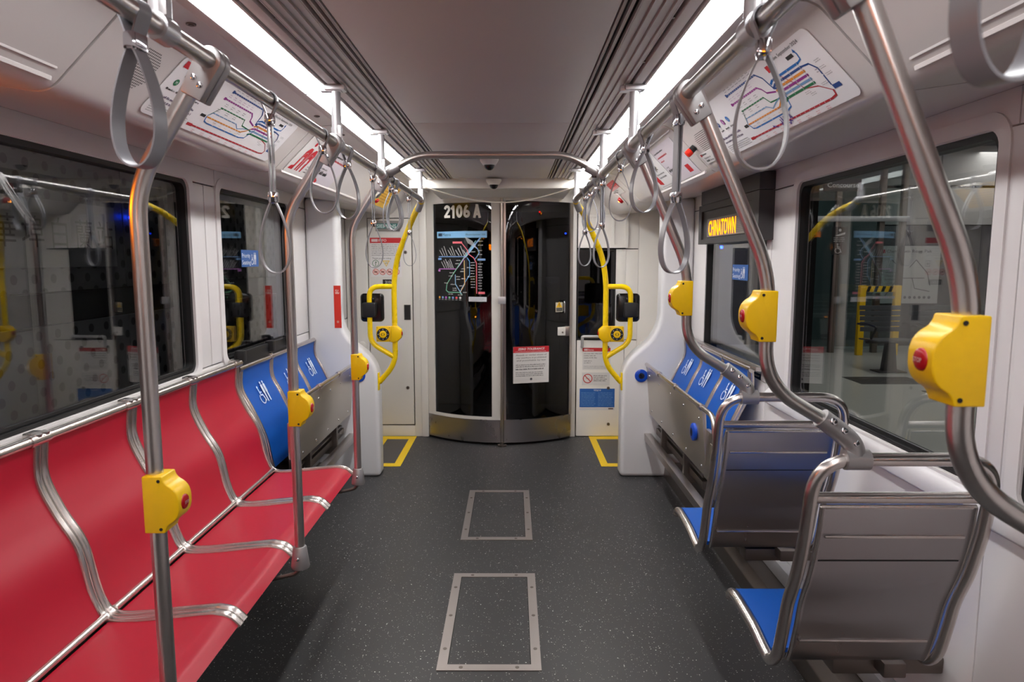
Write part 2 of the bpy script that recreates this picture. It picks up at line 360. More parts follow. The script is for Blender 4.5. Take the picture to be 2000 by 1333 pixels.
def wallset(s, side):
    """side wall: dark backing, panels with open joints, window holes; s = -1 left, +1 right"""
    root = struct('wall_' + side)
    X = 1.25
    def bx(y0, y1, z0, z1, bev=.004, xin=X, name='wall_panel', m=wall_m):
        g = .0015; b = MB(); b.box(s * xin, s * 1.33, y0 + g, y1 - g, z0 + g, z1 - g, bev=bev); return b.build(name, m, root)
    W = ([(.55, 2.85), (3.15, 4.10)] if s < 0 else [(.55, 1.52), (1.68, 2.84), (3.17, 4.16)])
    z0, z1 = (.972, 1.765) if s < 0 else (.875, 1.75)
    # joints of the lower panels
    cuts = [Y0, -.6, .55, 1.62, 3.11, 4.46, YB]
    for a, b in zip(cuts[:-1], cuts[1:]): bx(a, b, 0.02, z0)
    for a, b in zip(cuts[:-1], cuts[1:]): bx(a, b, z1, 1.84, .003)
    edges = [Y0] + [v for p in W for v in p] + [YB]
    for i in range(0, len(edges), 2):
        a, b = edges[i], edges[i + 1]; mid = [c for c in ((1.585, 1.65, 3.11, 4.46) if s > 0 else (3.0, 3.11, 4.46)) if a + .02 < c < b - .02]
        ys = [a] + mid + [b]
        for p, q in zip(ys[:-1], ys[1:]): bx(p, q, z0, z1, .012 if q - p > .08 else .003)
    bk = MB()
    bk.box(s * 1.262, s * 1.335, Y0, W[0][0], 0, 1.9); bk.box(s * 1.262, s * 1.335, Y0, YB, 0, z0 - .002); bk.box(s * 1.262, s * 1.335, Y0, YB, z1 + .002, 1.95)
    for i in range(len(W)): bk.box(s * 1.262, s * 1.335, W[i][1], W[i + 1][0] if i + 1 < len(W) else YB, 0, 1.9)
    bk.build('wall_backing', gap_m, root)
    for i, (a, b) in enumerate(W):
        wn = struct('window_%d' % (i + (1 if s < 0 else 3)))
        o_ = rrect(a - .012, b + .012, z0 - .012, z1 + .012, .05); n_ = rrect(a + .014, b - .014, z0 + .010, z1 - .016, .035)
        m = MB(); ringprism(m, o_, n_, 'x', s * 1.256, s * 1.30); m.build('rubber_gasket', rubber_m, wn)
        if s > 0 and i < 2 or s < 0:
            m = MB(); ringprism(m, rrect(a - .045, b + .045, z0 - .045, z1 + .045, .08), rrect(a - .004, b + .004, z0 - .004, z1 + .004, .045), 'x', s * 1.245, s * 1.262); m.build('window_trim', wall_m, wn)
        m = MB(); m.box(s * 1.274, s * 1.280, a + .01, b - .01, z0 + .006, z1 - .012); m.build('glass_pane', glass_m, wn)
        m = MB(); m.box(s * 1.268, s * 1.274, a + .03, b - .03, z0 + .012, z0 + .022); m.build('drip_seal', rubber_m, wn)
wallset(-1, 'left'); wallset(1, 'right')
# sill ledges and steel skirts along the side walls
m = MB(); m.box(-1.216, -1.26, -.6, 3.05, .90, .962, bev=.006); tag(m.build('trim_1', sill_m), kind='structure')
m = MB(); m.rprism([(1.25, .868), (1.228, .846), (1.224, .83), (1.224, .80), (1.25, .79)], 'y', .2, 3.06, .006); tag(m.build('trim_2', part_m), kind='structure')
for s, side in ((-1, 'left'), (1, 'right')):
    b = MB(); b.rprism([(s * 1.09, 0), (s * 1.095, .07), (s * 1.13, .10), (s * 1.25, .10), (s * 1.25, 0)], 'y', Y0, 4.42, .004)
    tag(b.build('baseboard_' + side, darksteel_m), kind='structure')
    b = MB(); b.box(s * 1.2, s * 1.25, Y0, 4.42, .10, .17, bev=.01); b.build('skirt_rail', alu_m, bpy.data.objects['baseboard_' + side])
# black rubber joint strip beside the partitions
for s in (-1, 1):
    m = MB(); m.box(s * 1.235, s * 1.252, 4.465, 4.495, .4, 1.83); m.build('rubber_joint', rubber_m, bpy.data.objects['wall_' + ('left' if s < 0 else 'right')])

# ------------------------------------------------------------------ ceiling
ce = struct('ceiling')
for a, b in ((Y0, -.9), (-.9, 2.745), (2.745, 4.58)):
    m = MB(); m.box(-.31, .31, a + .0015, b - .0015, 1.97, 1.985, bev=.002); m.build('ceiling_panel', ceil_m, ce)
m = MB(); m.box(-1.33, 1.33, Y0, 5.9, 2.02, 2.06); m.build('roof_backing', gap_m, ce)
for s, side in ((-1, 'left'), (1, 'right')):
    vt = thing('ceiling_vent', 'long grey slotted air vent in the ceiling beside the ' + side + ' light strip', 'vent', (s * .37, 1, 1.97), group='slotted ceiling vents')
    m = MB(); m.box(s * .311, s * .447, Y0, 4.58, 1.99, 1.996); m.build('vent_backing', gap_m, vt)
    for a, b in ((Y0, 2.7435), (2.7465, 4.58)):
        for x0, x1, z, rz in ((.3135, .3185, 1.968, .012), (.330, .336, 1.968, .012), (.349, .3535, 1.968, .012), (.3555, .377, 1.974, .006), (.3785, .400, 1.974, .006), (.4015, .423, 1.974, .006), (.4245, .433, 1.968, .012)):
            m = MB(); m.box(s * x0, s * x1, a, b, z, z + rz); m.box(s * x1 - .0012, s * x1 + .0012, a, b, 1.967, 1.98); m.build('slat', slat_m, vt)
    y = -.8
    while y < 4.4:
        m = MB(); m.disc((s * .4385, y, 1.974), (0, 0, -1), .0045, .004, 8); m.build('screw', darksteel_m, vt); y += .34
    for a, b in ((-.9, 4.58),):
        for k in range(int((b - a) / .45)):
            m = MB(); m.box(s * .319, s * .349, a + .45 * k, a + .45 * k + .006, 1.978, 1.982); m.build('cross_rib', dgrey_m, vt)
    # strip that carries the hangers, then lamp housing edges
    m = MB(); m.box(s * .445, s * .473, Y0, 4.58, 1.964, 1.985, bev=.003); m.build('carrier_strip', ceil_m, ce)
    m = MB(); m.box(s * .439, s * .447, Y0, 4.58, 1.988, 1.996); m.box(s * .473, s * .479, Y0, 4.58, 1.988, 1.996); m.build('groove_backing', gap_m, ce)
    m = MB(); m.box(s * .479, s * .4865, Y0, 5.45, 1.962, 1.985, bev=.002); m.build('lamp_edge', ceil_m, ce)
    m = MB(); m.box(s * .5725, s * .6, Y0, 5.45, 1.962, 1.985, bev=.002); m.build('lamp_edge', ceil_m, ce)
    for k, (a, b) in enumerate(((-3.1, -.35), (-.34, 2.235), (2.247, 5.1))):  # front strip lengthened past the header lip, unseen, to brighten the bulkhead
        nm = ('rearmost', 'middle', 'front')[k]
        if k == 0: continue
        lt = tag(MB().box(s * .487, s * .572, a, b, 1.9635, 1.975, bev=.003).build('ceiling_light', light_m if k == 1 else light_f, None, org=(s * .54, (a + b) / 2, 1.965)), ('long glowing white light strip above the ' + side + ' grab rail, nearer the viewer' if k == 1 else 'shorter glowing white light strip above the ' + side + ' grab rail, with an added stretch unseen behind the header'), 'light', 'white ceiling light strips')
        MB().box(s * .487, s * .572, b, b + .012, 1.962, 1.97).build('end_cap', alu_m, lt)
    lt = tag(MB().box(s * .487, s * .572, -3.1, -.352, 1.9635, 1.975).build('ceiling_light', light_m, None, org=(s * .54, -1.7, 1.965)), 'white light strip behind the viewer above the ' + side + ' grab rail', 'light', 'white ceiling light strips')
    # cove: strip, sloping panel, rounded nose, underside
    def prof(o):
        P = [(.605, 1.974), (.69, 1.970)] + []
        P += [tuple(q)[:2] for q in fillet([(.69, 1.970, 0), (.715, 1.960, 0), (.76, 1.915, 0)], .02, 4)[1:-1]]
        P += [tuple(q)[:2] for q in fillet([(.80, 1.875, 0), (.888, 1.787, 0), (1.0, 1.803, 0)], .035, 8)]
        P += [(1.25, 1.838)]
        return P
    P = prof(0); sec = [(s * x, z) for x, z in P] + [(s * x, z + .012) for x, z in reversed(P)]
    cuts = [Y0, -.5, 1.478, 2.80, 4.31 if s > 0 else 4.42, YB]
    for a, b in zip(cuts[:-1], cuts[1:]):
        MB().prism(sec, 'y', a + .0045, b - .0045).build('cove_panel', cove_m, ce, smooth=35)
    b2 = [(s * x, z + .014) for x, z in P] + [(s * x, z + .02) for x, z in reversed(P)]
    MB().prism(b2, 'y', Y0, YB).build('cove_backing', gap_m, ce)
    MB().box(s * .6, s * .605, Y0, 4.58, 1.98, 1.985).build('groove_backing', gap_m, ce)
    # hatch lip on the near cove panel and a long lip under the notice holder
    n = Vector((-s * .7071, 0, -.7071)); u = Vector((s * .7071, 0, -.7071))
    def lip(y0, y1, d0, d1, h, name='cove_lip'):
        o = Vector((s * .715, 0, 1.96)); vs = []
        for y in (y0, y1):
            for d, hh in ((d0, -.002), (d1, -.002), (d1, h), (d0, h * .4)):
                q = o + u * d + n * hh; vs.append((q.x, y, q.z))
        MB().add(vs, [(0, 1, 2, 3), (4, 7, 6, 5), (0, 4, 5, 1), (1, 5, 6, 2), (2, 6, 7, 3), (3, 7, 4, 0)]).build(name, cove_m, ce)
    if s < 0:
        lip(.2, 1.445, .182, .1855, .003); lip(.2, 1.45, .206, .2125, .006); lip(.9, 1.42, -.02, -.016, .003); lip(2.86, 4.2, .213, .219, .008)
    else:
        lip(.2, 1.37, .188, .1915, .003); lip(.2, 1.375, .208, .2145, .006); lip(2.86, 3.9, .222, .229, .008); lip(2.83, 4.1, -.004, .002, .005); lip(1.33, 1.42, -.006, .008, .006)
    MB().box(s * .31, s * .66, 4.6, 5.5, 1.978, 1.984).build('vestibule_panel', back_m, ce)
    # round fasteners on the strip beyond the lamp
    for y in (1.62, 2.62, 3.0):
        m = MB(); m.disc((s * .645, y, 1.972), (0, 0, -1), .011, .003, 16); m.disc((s * .645, y, 1.969), (0, 0, -1), .006, .002, 10, 0); m.build('fastener', darksteel_m, ce)

# ------------------------------------------------------------------ bulkhead with curved cab door
DR = .822; DY = 5.22 + DR
def arcp(mb, a0, a1, z0, z1, r0, r1, n=16, mi=0):
    vs = []; fs = []
    for i in range(n + 1):
        a = a0 + (a1 - a0) * i / n; sn, cs = math.sin(a), math.cos(a)
        for r, z in ((r0, z0), (r1, z0), (r1, z1), (r0, z1)): vs.append((r * sn, DY - r * cs, z))
    for i in range(n):
        for k in range(4): k2 = (k + 1) % 4; fs.append((4 * i + k, 4 * i + k2, 4 * i + 4 + k2, 4 * i + 4 + k))
    fs += [(0, 1, 2, 3), (4 * n + 3, 4 * n + 2, 4 * n + 1, 4 * n)]; return mb.add(vs, fs, mi)
ax = lambda x: math.asin(max(-1, min(1, x / DR)))
wb = struct('wall_back')
def bp(x0, x1, z0, z1, y=YB, name='bulkhead_panel', m=back_m, bev=.004, dep=.05): return MB().box(x0 + .0008, x1 - .0008, y, y + dep, z0 + .0008, z1 - .0008, bev=min(bev, .002) if bev == .004 else bev).build(name, m, wb)
bp(-1.25, -1.075, 0, 1.99); bp(-1.075, -.715, 1.77, 1.99); bp(-1.075, -.715, 0, .09)
bp(-1.068, -.722, .10, 1.765, YB - .004, 'cabinet_door'); bp(-.715, -.60, 0, 1.99, YB - .01)
[bp(*q, m=cub_lit_m) for q in ((.985, 1.085, .80, 1.525), (.985, 1.085, 1.53, 1.99), (1.085, 1.25, 0, 1.99), (.985, 1.085, 0, .795), (.60, .985, 1.80, 1.99))]
bp(.545, .592, 0, 1.985, YB - .03, 'door_post', back_m, .008, .1); bp(-.66, -.60, 0, 1.985, YB - .03, 'door_post', back_m, .012, .1)
MB().box(-1.25, -.6, YB + .03, YB + .06, 0, 2.0).box(.985, 1.25, YB + .03, YB + .06, 0, 2.0).build('bulkhead_backing', gap_m, wb)
# header: lip, soffit and arc face above the door
MB().box(-.60, .60, 4.56, 4.60, 1.905, 1.99, bev=.012).build('header_lip', back_m, wb)
MB().box(-.47, .47, 4.60, 5.9, 1.905, 1.92).build('header_soffit', back_m, wb)

h = MB(); arcp(h, ax(-.60), ax(.60), 1.882, 1.985, DR - .03, DR + .02, 32); h.build('door_header', back_m, wb)
# the curved two leaf door
d1 = struct('door_1', (0, 5.2, 0))
m = MB(); L0, L1 = ax(-.60), ax(-.012)
arcp(m, ax(-.598), ax(-.535), .20, 1.882, DR - .02, DR + .012); arcp(m, ax(-.078), ax(-.012), .20, 1.882, DR - .02, DR + .012)
arcp(m, ax(-.535), ax(-.078), 1.872, 1.882, DR - .02, DR + .012); arcp(m, ax(-.535), ax(-.078), .20, .222, DR - .02, DR + .012)
m.build('door_leaf', back_m, d1); lf = bpy.data.objects['door_leaf']
m = MB(); arcp(m, ax(-.535), ax(-.078), .222, 1.872, DR - .004, DR + .004, 28); m.build('glass_pane', doorglass_m, d1)
m = MB(); arcp(m, ax(-.598), ax(-.012), .02, .20, DR - .02, DR + .016, 24); m.build('kick_plate', panel_steel, d1)
m = MB(); arcp(m, ax(.014), ax(.535), .20, 1.882, DR - .004, DR + .004, 28); m.build('glass_pane', doorglass_m, d1)
m = MB(); arcp(m, ax(.014), ax(.54), .02, .20, DR - .02, DR + .016, 24); m.build('kick_plate', panel_steel, d1)
m = MB(); arcp(m, ax(.528), ax(.55), .20, 1.882, DR - .015, DR + .012, 4); arcp(m, ax(.014), ax(.03), .20, 1.882, DR - .012, DR + .008, 2); m.build('leaf_edge', steel_m, d1)
m = MB(); m.tube([(0, 5.192, .02), (0, 5.192, 1.90)], .013); m.build('centre_post', steel_m, d1)
m = MB(); m.disc((0, 5.18, 0), (0, 0, 1), .035, .012); m.disc((0, 5.185, .012), (0, 0, 1), .018, .02); m.build('post_foot', darksteel_m, d1)
m = MB(); m.box(-.028, .03, 5.168, 5.19, 1.108, 1.162, bev=.004); m.build('strike_plate', alu_m, d1)
m = MB(); x, y = .487, DY - math.sqrt((DR + .02) ** 2 - .487 ** 2); m.tube(fillet([(x, y + .02, 1.12), (x, y - .025, 1.12), (x, y - .025, 1.03), (x, y + .02, 1.03)], .02), .007); m.build('pull_handle', chrome_m, d1)
m = MB(); m.box(.435, .497, 5.325, 5.39, .85, .915, bev=.004); m.build('lock_box', back_m, d1); m = MB(); m.box(.497, .53, 5.345, 5.41, .845, .92, bev=.003); m.build('lock_keep', steel_m, d1)
MB().disc((.474, 5.325, .875), (0, -1, 0), .007, .004).build('keyhole', darksteel_m, d1)
# half door to the driver's cubicle on the right
d2 = struct('door_2', (.75, YB, 0))
MB().box(.60, .98, YB - .012, YB + .02, .005, .795, bev=.005).build('door_panel', cub_lit_m, d2)
m = MB(); ringprism(m, [(.598, .80), (.905, .80), (.905, 1.525), (.598, 1.525)], [(.608, .81), (.892, .81), (.892, 1.512), (.608, 1.512)], 'y', YB - .008, YB + .02); m.build('window_frame', rubber_m, d2)
MB().box(.606, .894, YB + .004, YB + .010, .808, 1.514).build('glass_pane', doorglass_m, d2)
MB().box(.905, .985, YB - .004, YB + .03, .80, 1.525, bev=.004).build('jamb_panel', cub_lit_m, d2)
m = MB(); m.box(.60, .99, YB - .018, YB + .03, 1.535, 1.797, bev=.004); m.build('locker_box', cub_lit_m, d2)
m = MB(); ringprism(m, [(.60, 1.535), (.995, 1.535), (.995, 1.797), (.60, 1.797)], [(.612, 1.56), (.975, 1.56), (.975, 1.775), (.612, 1.775)], 'y', YB - .032, YB - .012)
for x in (.70, .745, .865): m.box(x, x + .022, YB - .03, YB - .016, 1.56, 1.775)
m.build('locker_frame', cub_lit_m, d2)
m = MB(); m.tube(fillet([(.64, YB - .012, .745), (.64, YB - .045, .745), (.64, YB - .045, .83), (.90, YB - .045, .83), (.90, YB - .01, .83)], .012, 4), .012); m.build('handle_bar', alu_m, d2)
for x, z in ((.86, .405), (.865, .105), (.85, .74)): MB().disc((x, YB - .012, z), (0, -1, 0), .012, .006, 12).build('quarter_turn_lock', darksteel_m, d2)
# dark cab behind
cb = struct('room_cab')
MB().box(-1.25, 1.25, 7.4, 7.45, 0, 2.0).box(-1.3, -1.25, 5.55, 7.45, 0, 2.0).box(1.25, 1.3, 5.55, 7.45, 0, 2.0).box(-1.3, 1.3, 5.9, 7.45, -.05, 0).box(-1.3, 1.3, 5.9, 7.45, 1.95, 2.0).build('cab_lining', cabdark, cb)
b = MB(); b.rprism([(6.7, 0), (6.6, .75), (6.75, .95), (7.3, 1.0), (7.4, 0)], 'x', -.7, .7, .03); b.build('driver_console', cabdark, cb)
b = MB(); b.rprism([(6.05, .45), (6.0, 1.25), (6.1, 1.3), (6.2, .55), (6.5, .5), (6.5, .42)], 'x', .05, .5, .02); b.tube([(.27, 6.25, 0), (.27, 6.25, .44)], .05); b.build('driver_seat', dgrey_m, cb)
tag(MB().disc((.545, 6.05, 1.67), (0, -1, 0), .008, .01, 10, 0, .008).build('cab_glow', blueglow_m, None, org=(.545, 6.05, 1.67)), 'small blue glow standing in for a reflection in the cab door glass', 'lamp')  # glowing dot added to imitate a blue reflection in the door glass
tag(MB().disc((.33, 6.4, 1.88), (0, -1, 0), .008, .01, 10, 0, .008).build('cab_glow', redglow_m, None, org=(.33, 6.4, 1.88)), 'small red glow standing in for a reflection high in the cab door glass', 'lamp')  # red dot likewise added in place of a reflection
tag(MB().disc((-.24, 5.9, .95), (0, -1, 0), .007, .01, 10, 0, .006).build('cab_glow', amberlamp_m, None, org=(-.24, 5.9, .95)), 'tiny amber lamp low behind the left cab door leaf', 'lamp')
# rear closing wall behind the viewer
tag(MB().box(-1.3, 1.3, Y0 - .05, Y0, 0, 2.0).build('wall_rear', dgrey_m), kind='structure')

# ------------------------------------------------------------------ moulded partitions (wheel housings) either side
for s, side in ((-1, 'left'), (1, 'right')):
    edge = fillet([(s * .80, 0, 0), (s * .80, .775, 0), (s * 1.045, .965, 0), (s * 1.045, 1.835, 0)], [0, .13, .16, 0], 10)
    P = [(q.x, q.y) for q in edge] + [(s * 1.25, 1.835), (s * 1.25, 0)]
    p = thing('partition', 'pale grey moulded partition with curved edge beside the cab on the %s side' % side, 'partition', (s * 1.0, 4.48, 0), 'moulded partitions')
    MB().rprism(P, 'y', 4.42, 4.56, .028, seg=4).build('moulding', part_m, p, smooth=60)
    b = MB(); b.disc((s * .925, 4.421, .686), (0, -1, 0), .042, .012, 24, 0, .006); bp_ = b.build('call_button', btn_blue, p)
    F = Flat(plane_fn((s * .925, 4.403, .686), (1, 0, 0), (0, 0, 1))); F.disc(0, 0, .02, (8, 14, 40)); wheelchair(F, -.012, -.013, .028, (150, 190, 235), 0); F.build('print', bp_)
    MB().disc((s * 1.135, YB - .002, .753), (0, -1, 0), .034, .008, 20, 0, .008).build('round_cap', back_m, wb)
fp = tag(MB().box(-1.075, -1.03, 4.4185, 4.42, 1.0, 1.275).build('warning_strip', ink((214, 48, 32)), None, org=(-1.05, 4.42, 1.13)), 'narrow red vertical sticker on the left moulded partition', 'sticker')
F = Flat(plane_fn((-1.075, 4.4185, 1.0), (1, 0, 0), (0, 0, 1))); F.lines(.01, .036, .225, .25, 2, (240, 215, 205), .7, .05); F.rect(.01, .222, .035, .226, (240, 215, 205)); F.disc(.022, .04, .008, (210, 150, 135)); F.build('print', fp)

# ------------------------------------------------------------------ floor hatches and yellow marked floor zones
for i, (y0, y1, lab) in enumerate(((2.25, 3.0, 'larger looking floor hatch with steel border nearer the benches'), (3.38, 4.145, 'floor hatch with steel border nearer the cab door'))):
    t = thing('floor_hatch', lab, 'hatch', (0, (y0 + y1) / 2, 0), 'steel framed floor hatches')
    m = MB(); ringprism(m, [(-.186, y0), (.186, y0), (.186, y1), (-.186, y1)], [(-.15, y0 + .036), (.15, y0 + .036), (.15, y1 - .036), (-.15, y1 - .036)], 'z', 0, .0035); m.build('frame', hatch_m, t, smooth=20)
    m = MB(); m.box(-.147, .147, y0 + .039, y1 - .039, .0005, .002); m.build('hatch_lid', floor_m, t)
    m = MB(); ringprism(m, [(-.15, y0 + .036), (.15, y0 + .036), (.15, y1 - .036), (-.15, y1 - .036)], [(-.147, y0 + .039), (.147, y0 + .039), (.147, y1 - .039), (-.147, y1 - .039)], 'z', 0, .001); m.build('seam', gap_m, t)
    for x, y in [(-.168, y0 + q * (y1 - y0)) for q in (.18, .5, .82)] + [(.168, y0 + q * (y1 - y0)) for q in (.18, .5, .82)] + [(-.1, y0 + .018), (.1, y0 + .018), (-.1, y1 - .018), (.1, y1 - .018)]:
        m = MB(); m.disc((x, y, .003), (0, 0, 1), .0075, .0014, 12); m.disc((x, y, .0045), (0, 0, 1), .003, .0003, 6); m.build('screw', darksteel_m, t)
for s, side in ((-1, 'left'), (1, 'right')):
    x0, x1, y0, y1 = .705, 1.06, 4.65, 5.47
    t = thing('floor_marking', 'yellow taped rectangle on the dark floor behind the %s partition' % side, 'marking', (s * .88, 5.05, 0), 'yellow floor markings')
    for a, b, c, d in ((x0, x0 + .052, y0, y1), (x1 - .13, x1, y0, y1), (x0 + .052, x1 - .13, y0, y0 + .07), (x0 + .052, x1 - .13, y1 - .09, y1)):
        MB().box(s * a, s * b, c, d, 0, .002).build('tape', tape_m, t)
    MB().box(s * (x0 + .052), s * (x1 - .13), y0 + .07, y1 - .09, .0002, .0012).build('mat_panel', mat('zone_mat', (74, 72, 72), .5), t)
# ================================================================== GRAB RAILS, HANGERS, POLES, STRAPS
RX, RZ = .452, 1.79
for s, side in ((-1, 'left'), (1, 'right')):
    g = thing('grab_rail', 'long overhead steel grab rail on the %s side carrying straps and poles' % side, 'rail', (s * RX, 1.5, RZ), 'overhead grab rails')
    MB().tube([(s * RX, -2.9, RZ), (s * RX, 4.055, RZ)], .0155, 18).build('rail_tube', rail_m, g)
    MB().disc((s * RX, 4.055, RZ), (0, 1, 0), .0155, .002, 18, 0, .006).build('end_plug', clamp_m, g)
    for y in (-.4, 1.09, 2.14, 2.85, 4.03):
        hb = MB(); hb.tube([(s * RX, y, RZ + .012), (s * RX, y, 1.945)], .0145, 16); hb.tube([(s * RX, y, 1.805), (s * RX, y, 1.84)], .0165, 16)
        hg = hb.build('hanger', alu_m, g)
        b = MB(); b.box(s * RX - .031, s * RX + .031, y - .021, y + .021, 1.947, 1.964, bev=.006); b.box(s * RX - .045, s * RX + .02, y - .013, y + .013, 1.944, 1.962, bev=.004); b.build('flange', alu_m, hg)
        b = MB(); b.tube([(s * RX, y - .021, RZ), (s * RX, y + .021, RZ)], .021, 18); b.build('collar', alu_m, hg)
        b = MB(); b.box(s * RX + .006, s * RX + .017, y - .0155, y - .0135, 1.806, 1.845, bev=.001).build('cover_tab', clamp_m, hg)

# cross bar joining both rails
cbar = thing('cross_bar', 'arched steel bar spanning the aisle between both grab rails', 'rail', (0, 2.9, 1.87))
MB().tube(fillet([(-.415, 2.9, 1.815), (-.31, 2.9, 1.872), (.31, 2.9, 1.872), (.415, 2.9, 1.815)], [0, .09, .09, 0], 10), .0155, 18).build('bar_tube', rail_m, cbar)
for s in (-1, 1):
    b = MB(); d = Vector((-s * .88, 0, .475)); o = Vector((s * .452, 2.9, 1.793))
    b.tube([o + d * .018, o + d * .07], .0225, 12); b.tube([(s * RX, 2.873, RZ), (s * RX, 2.927, RZ)], .0225, 16); k = b.build('clamp', clamp_m, cbar)
    b = MB(); b.box(s * .43 - .018, s * .43 + .018, 2.8985, 2.9005, 1.78, 1.832, bev=.0005).build('clamp_seam', dgrey_m, k)

def hull2(c0, r0, c1, r1, n=10):
    c0, c1 = Vector(c0), Vector(c1); d = c1 - c0; L = d.length; a = math.atan2(d.y, d.x); th = math.acos((r0 - r1) / L); P = []
    for i in range(n + 1): t = a + th + (2 * math.pi - 2 * th) * i / n; P.append((c0.x + r0 * math.cos(t), c0.y + r0 * math.sin(t)))
    for i in range(n + 1): t = a - th + 2 * th * i / n; P.append((c1.x + r1 * math.cos(t), c1.y + r1 * math.sin(t)))
    return P
def flat_hull(c0, r0, c1, r1, n=12):
    c0, c1 = Vector(c0), Vector(c1); d = c1 - c0; a = math.atan2(d.y, d.x); u = d.normalized(); v = Vector((-u.y, u.x)); P = []
    for i in range(n + 1): t = a + math.pi * .5 + math.pi * i / n; P.append((c0.x + r0 * math.cos(t), c0.y + r0 * math.sin(t)))
    return P + [tuple(c1 - v * r1), tuple(c1 + v * r1)]
def top_clamp(par, s, y, ex, ez):
    e = (s * ex, ez); dirx, dirz = ex - RX, RZ - ez; k_ = math.hypot(dirx, dirz); dirx, dirz = dirx / k_, dirz / k_
    for a, b in ((-.023, -.0008), (.0008, .023)):
        MB().rprism(flat_hull((s * RX, RZ), .0245, e, .0205), 'y', y + a, y + b, .004).build('clamp_half', clamp_m, par)
    for q, zz in ((.034, .009), (.05, -.009)):
        c = Vector((s * (RX + q * dirx) + s * zz, y - .0225, RZ - q * dirz)); m = MB(); m.disc(c, (0, -1, 0), .0055, .002, 12, 0, .002).build('clamp_screw', chrome_m, par)

# left poles stand on sockets at the bench front
for y, lab in ((1.27, 'steel pole in front of the bench, nearest the viewer on the left'), (2.105, 'steel pole at the middle of the red bench front'), (2.935, 'steel pole at the far end of the red bench')):
    t = thing('grab_pole', lab, 'pole', (-.602, y, .44), 'steel grab poles')
    MB().tube(fillet([(-.472, y, 1.78), (-.603, y, 1.572), (-.602, y, .47)], .06, 10), .0155, 18).build('pole_tube', rail_m, t)
    top_clamp(t, -1, y, .487, 1.728)
    b = MB(); b.tube([(-.602, y, .452), (-.602, y, .458), (-.602, y, .52), (-.602, y, .524)], [.028, .0295, .0215, .019], 20); so = b.build('socket', clamp_m, t)
    b = MB(); b.disc((-.602, y - .0265, .49), (0, -1, .12), .006, .002, 12, 0, .002).build('socket_screw', chrome_m, so)
    b = MB(); b.tube(fillet([(-.602, y, .455), (-.615, y, .43), (-.70, y, .41)], .03), .007); b.build('socket_bracket', darksteel_m, t)

# right poles bend down on to the single seats
R_END = (.852, .985)
for y, lab in ((.84, 'thick looking nearest steel pole on the right, partly out of view'), (1.5, 'steel pole curving down on to the nearer single seat'), (2.2, 'steel pole curving down on to the farther single seat')):
    t = thing('grab_pole', lab, 'pole', (.645, y, 1.2), 'steel grab poles')
    pts = fillet([(.466, y, 1.81), (.645, y, 1.41), (.645, y, 1.165), (.80, y, 1.072), (.852, y - .008, 1.015)], [0, .07, .085, .06, 0], 10)
    MB().tube(pts, .0155, 18).build('pole_tube', rail_m, t); top_clamp(t, 1, y, .487, 1.735)
    jb = MB(); jb.tube(fillet([(.775, y, 1.089), (.812, y - .001, 1.062), (.850, y - .004, 1.03), (.854, y - .01, .99)], .03, 5), .0225, 16)
    jb.tube([(.828, y - .01, .995), (.882, y - .01, .995)], .0235, 16); j = jb.build('joint_clamp', clamp_m, t)
    for q in ((.793, 1.077), (.818, 1.056), (.845, 1.028)):
        c = Vector((q[0] + .001, y - .0215, q[1] + .008)); MB().disc(c, (.05, -1, .3), .008, .003, 12, 0, .002).build('joint_screw', chrome_m, j)

# stop request boxes
def stop_box(s, x, y, z, lab):
    """s = direction of the aisle (+1 for left poles)"""
    t = thing('stop_button', lab, 'button', (x, y, z), 'yellow stop request boxes')
    hp = [tuple(q)[:2] for q in smooth_path([(.026, .0555, 0), (.0285, .047, 0), (.034, .0395, 0), (.0435, .033, 0), (.0515, .0235, 0), (.0555, .011, 0), (.056, 0, 0)], 3)]
    pr = [(-.012, -.0555)] + [(a, -b) for a, b in hp] + hp[::-1][1:] + [(-.012, .0555)]
    MB().rprism([(x + s * a, z + b) for a, b in pr], 'y', y - .028, y + .025, .005, seg=3).build('housing', yel_m, t, smooth=50)
    b = MB(); b.disc((x + s * .0535, y - .004, z), (s, 0, 0), .0145, .003, 20, 0, .004); k = b.build('push_button', btn_red, t)
    F = Flat(plane_fn((x + s * .0607, y - .004, z), (0, s, 0), (0, 0, 1))); F.text('STOP', 0, -.003, .006, (225, 190, 190), 'c', width=.018); F.build('print', k)
    for q in (-1, 1): MB().disc((x + s * .02, y - .0285, z + q * .047), (0, -1, 0), .0032, .001, 10).build('screw_hole', gap_m, t)
for i, (y, lab) in enumerate(((1.27, 'yellow stop box on the nearest left pole'), (2.105, 'yellow stop box on the middle left pole'), (2.935, 'yellow stop box on the far left pole by the partition'))): stop_box(1, -.602, y, .979, lab)
for i, (y, lab) in enumerate(((.84, 'large looking yellow stop box on the nearest right pole'), (1.5, 'yellow stop box on the pole of the nearer single seat'), (2.2, 'yellow stop box on the pole of the farther single seat'))): stop_box(-1, .645, y, 1.318, lab)

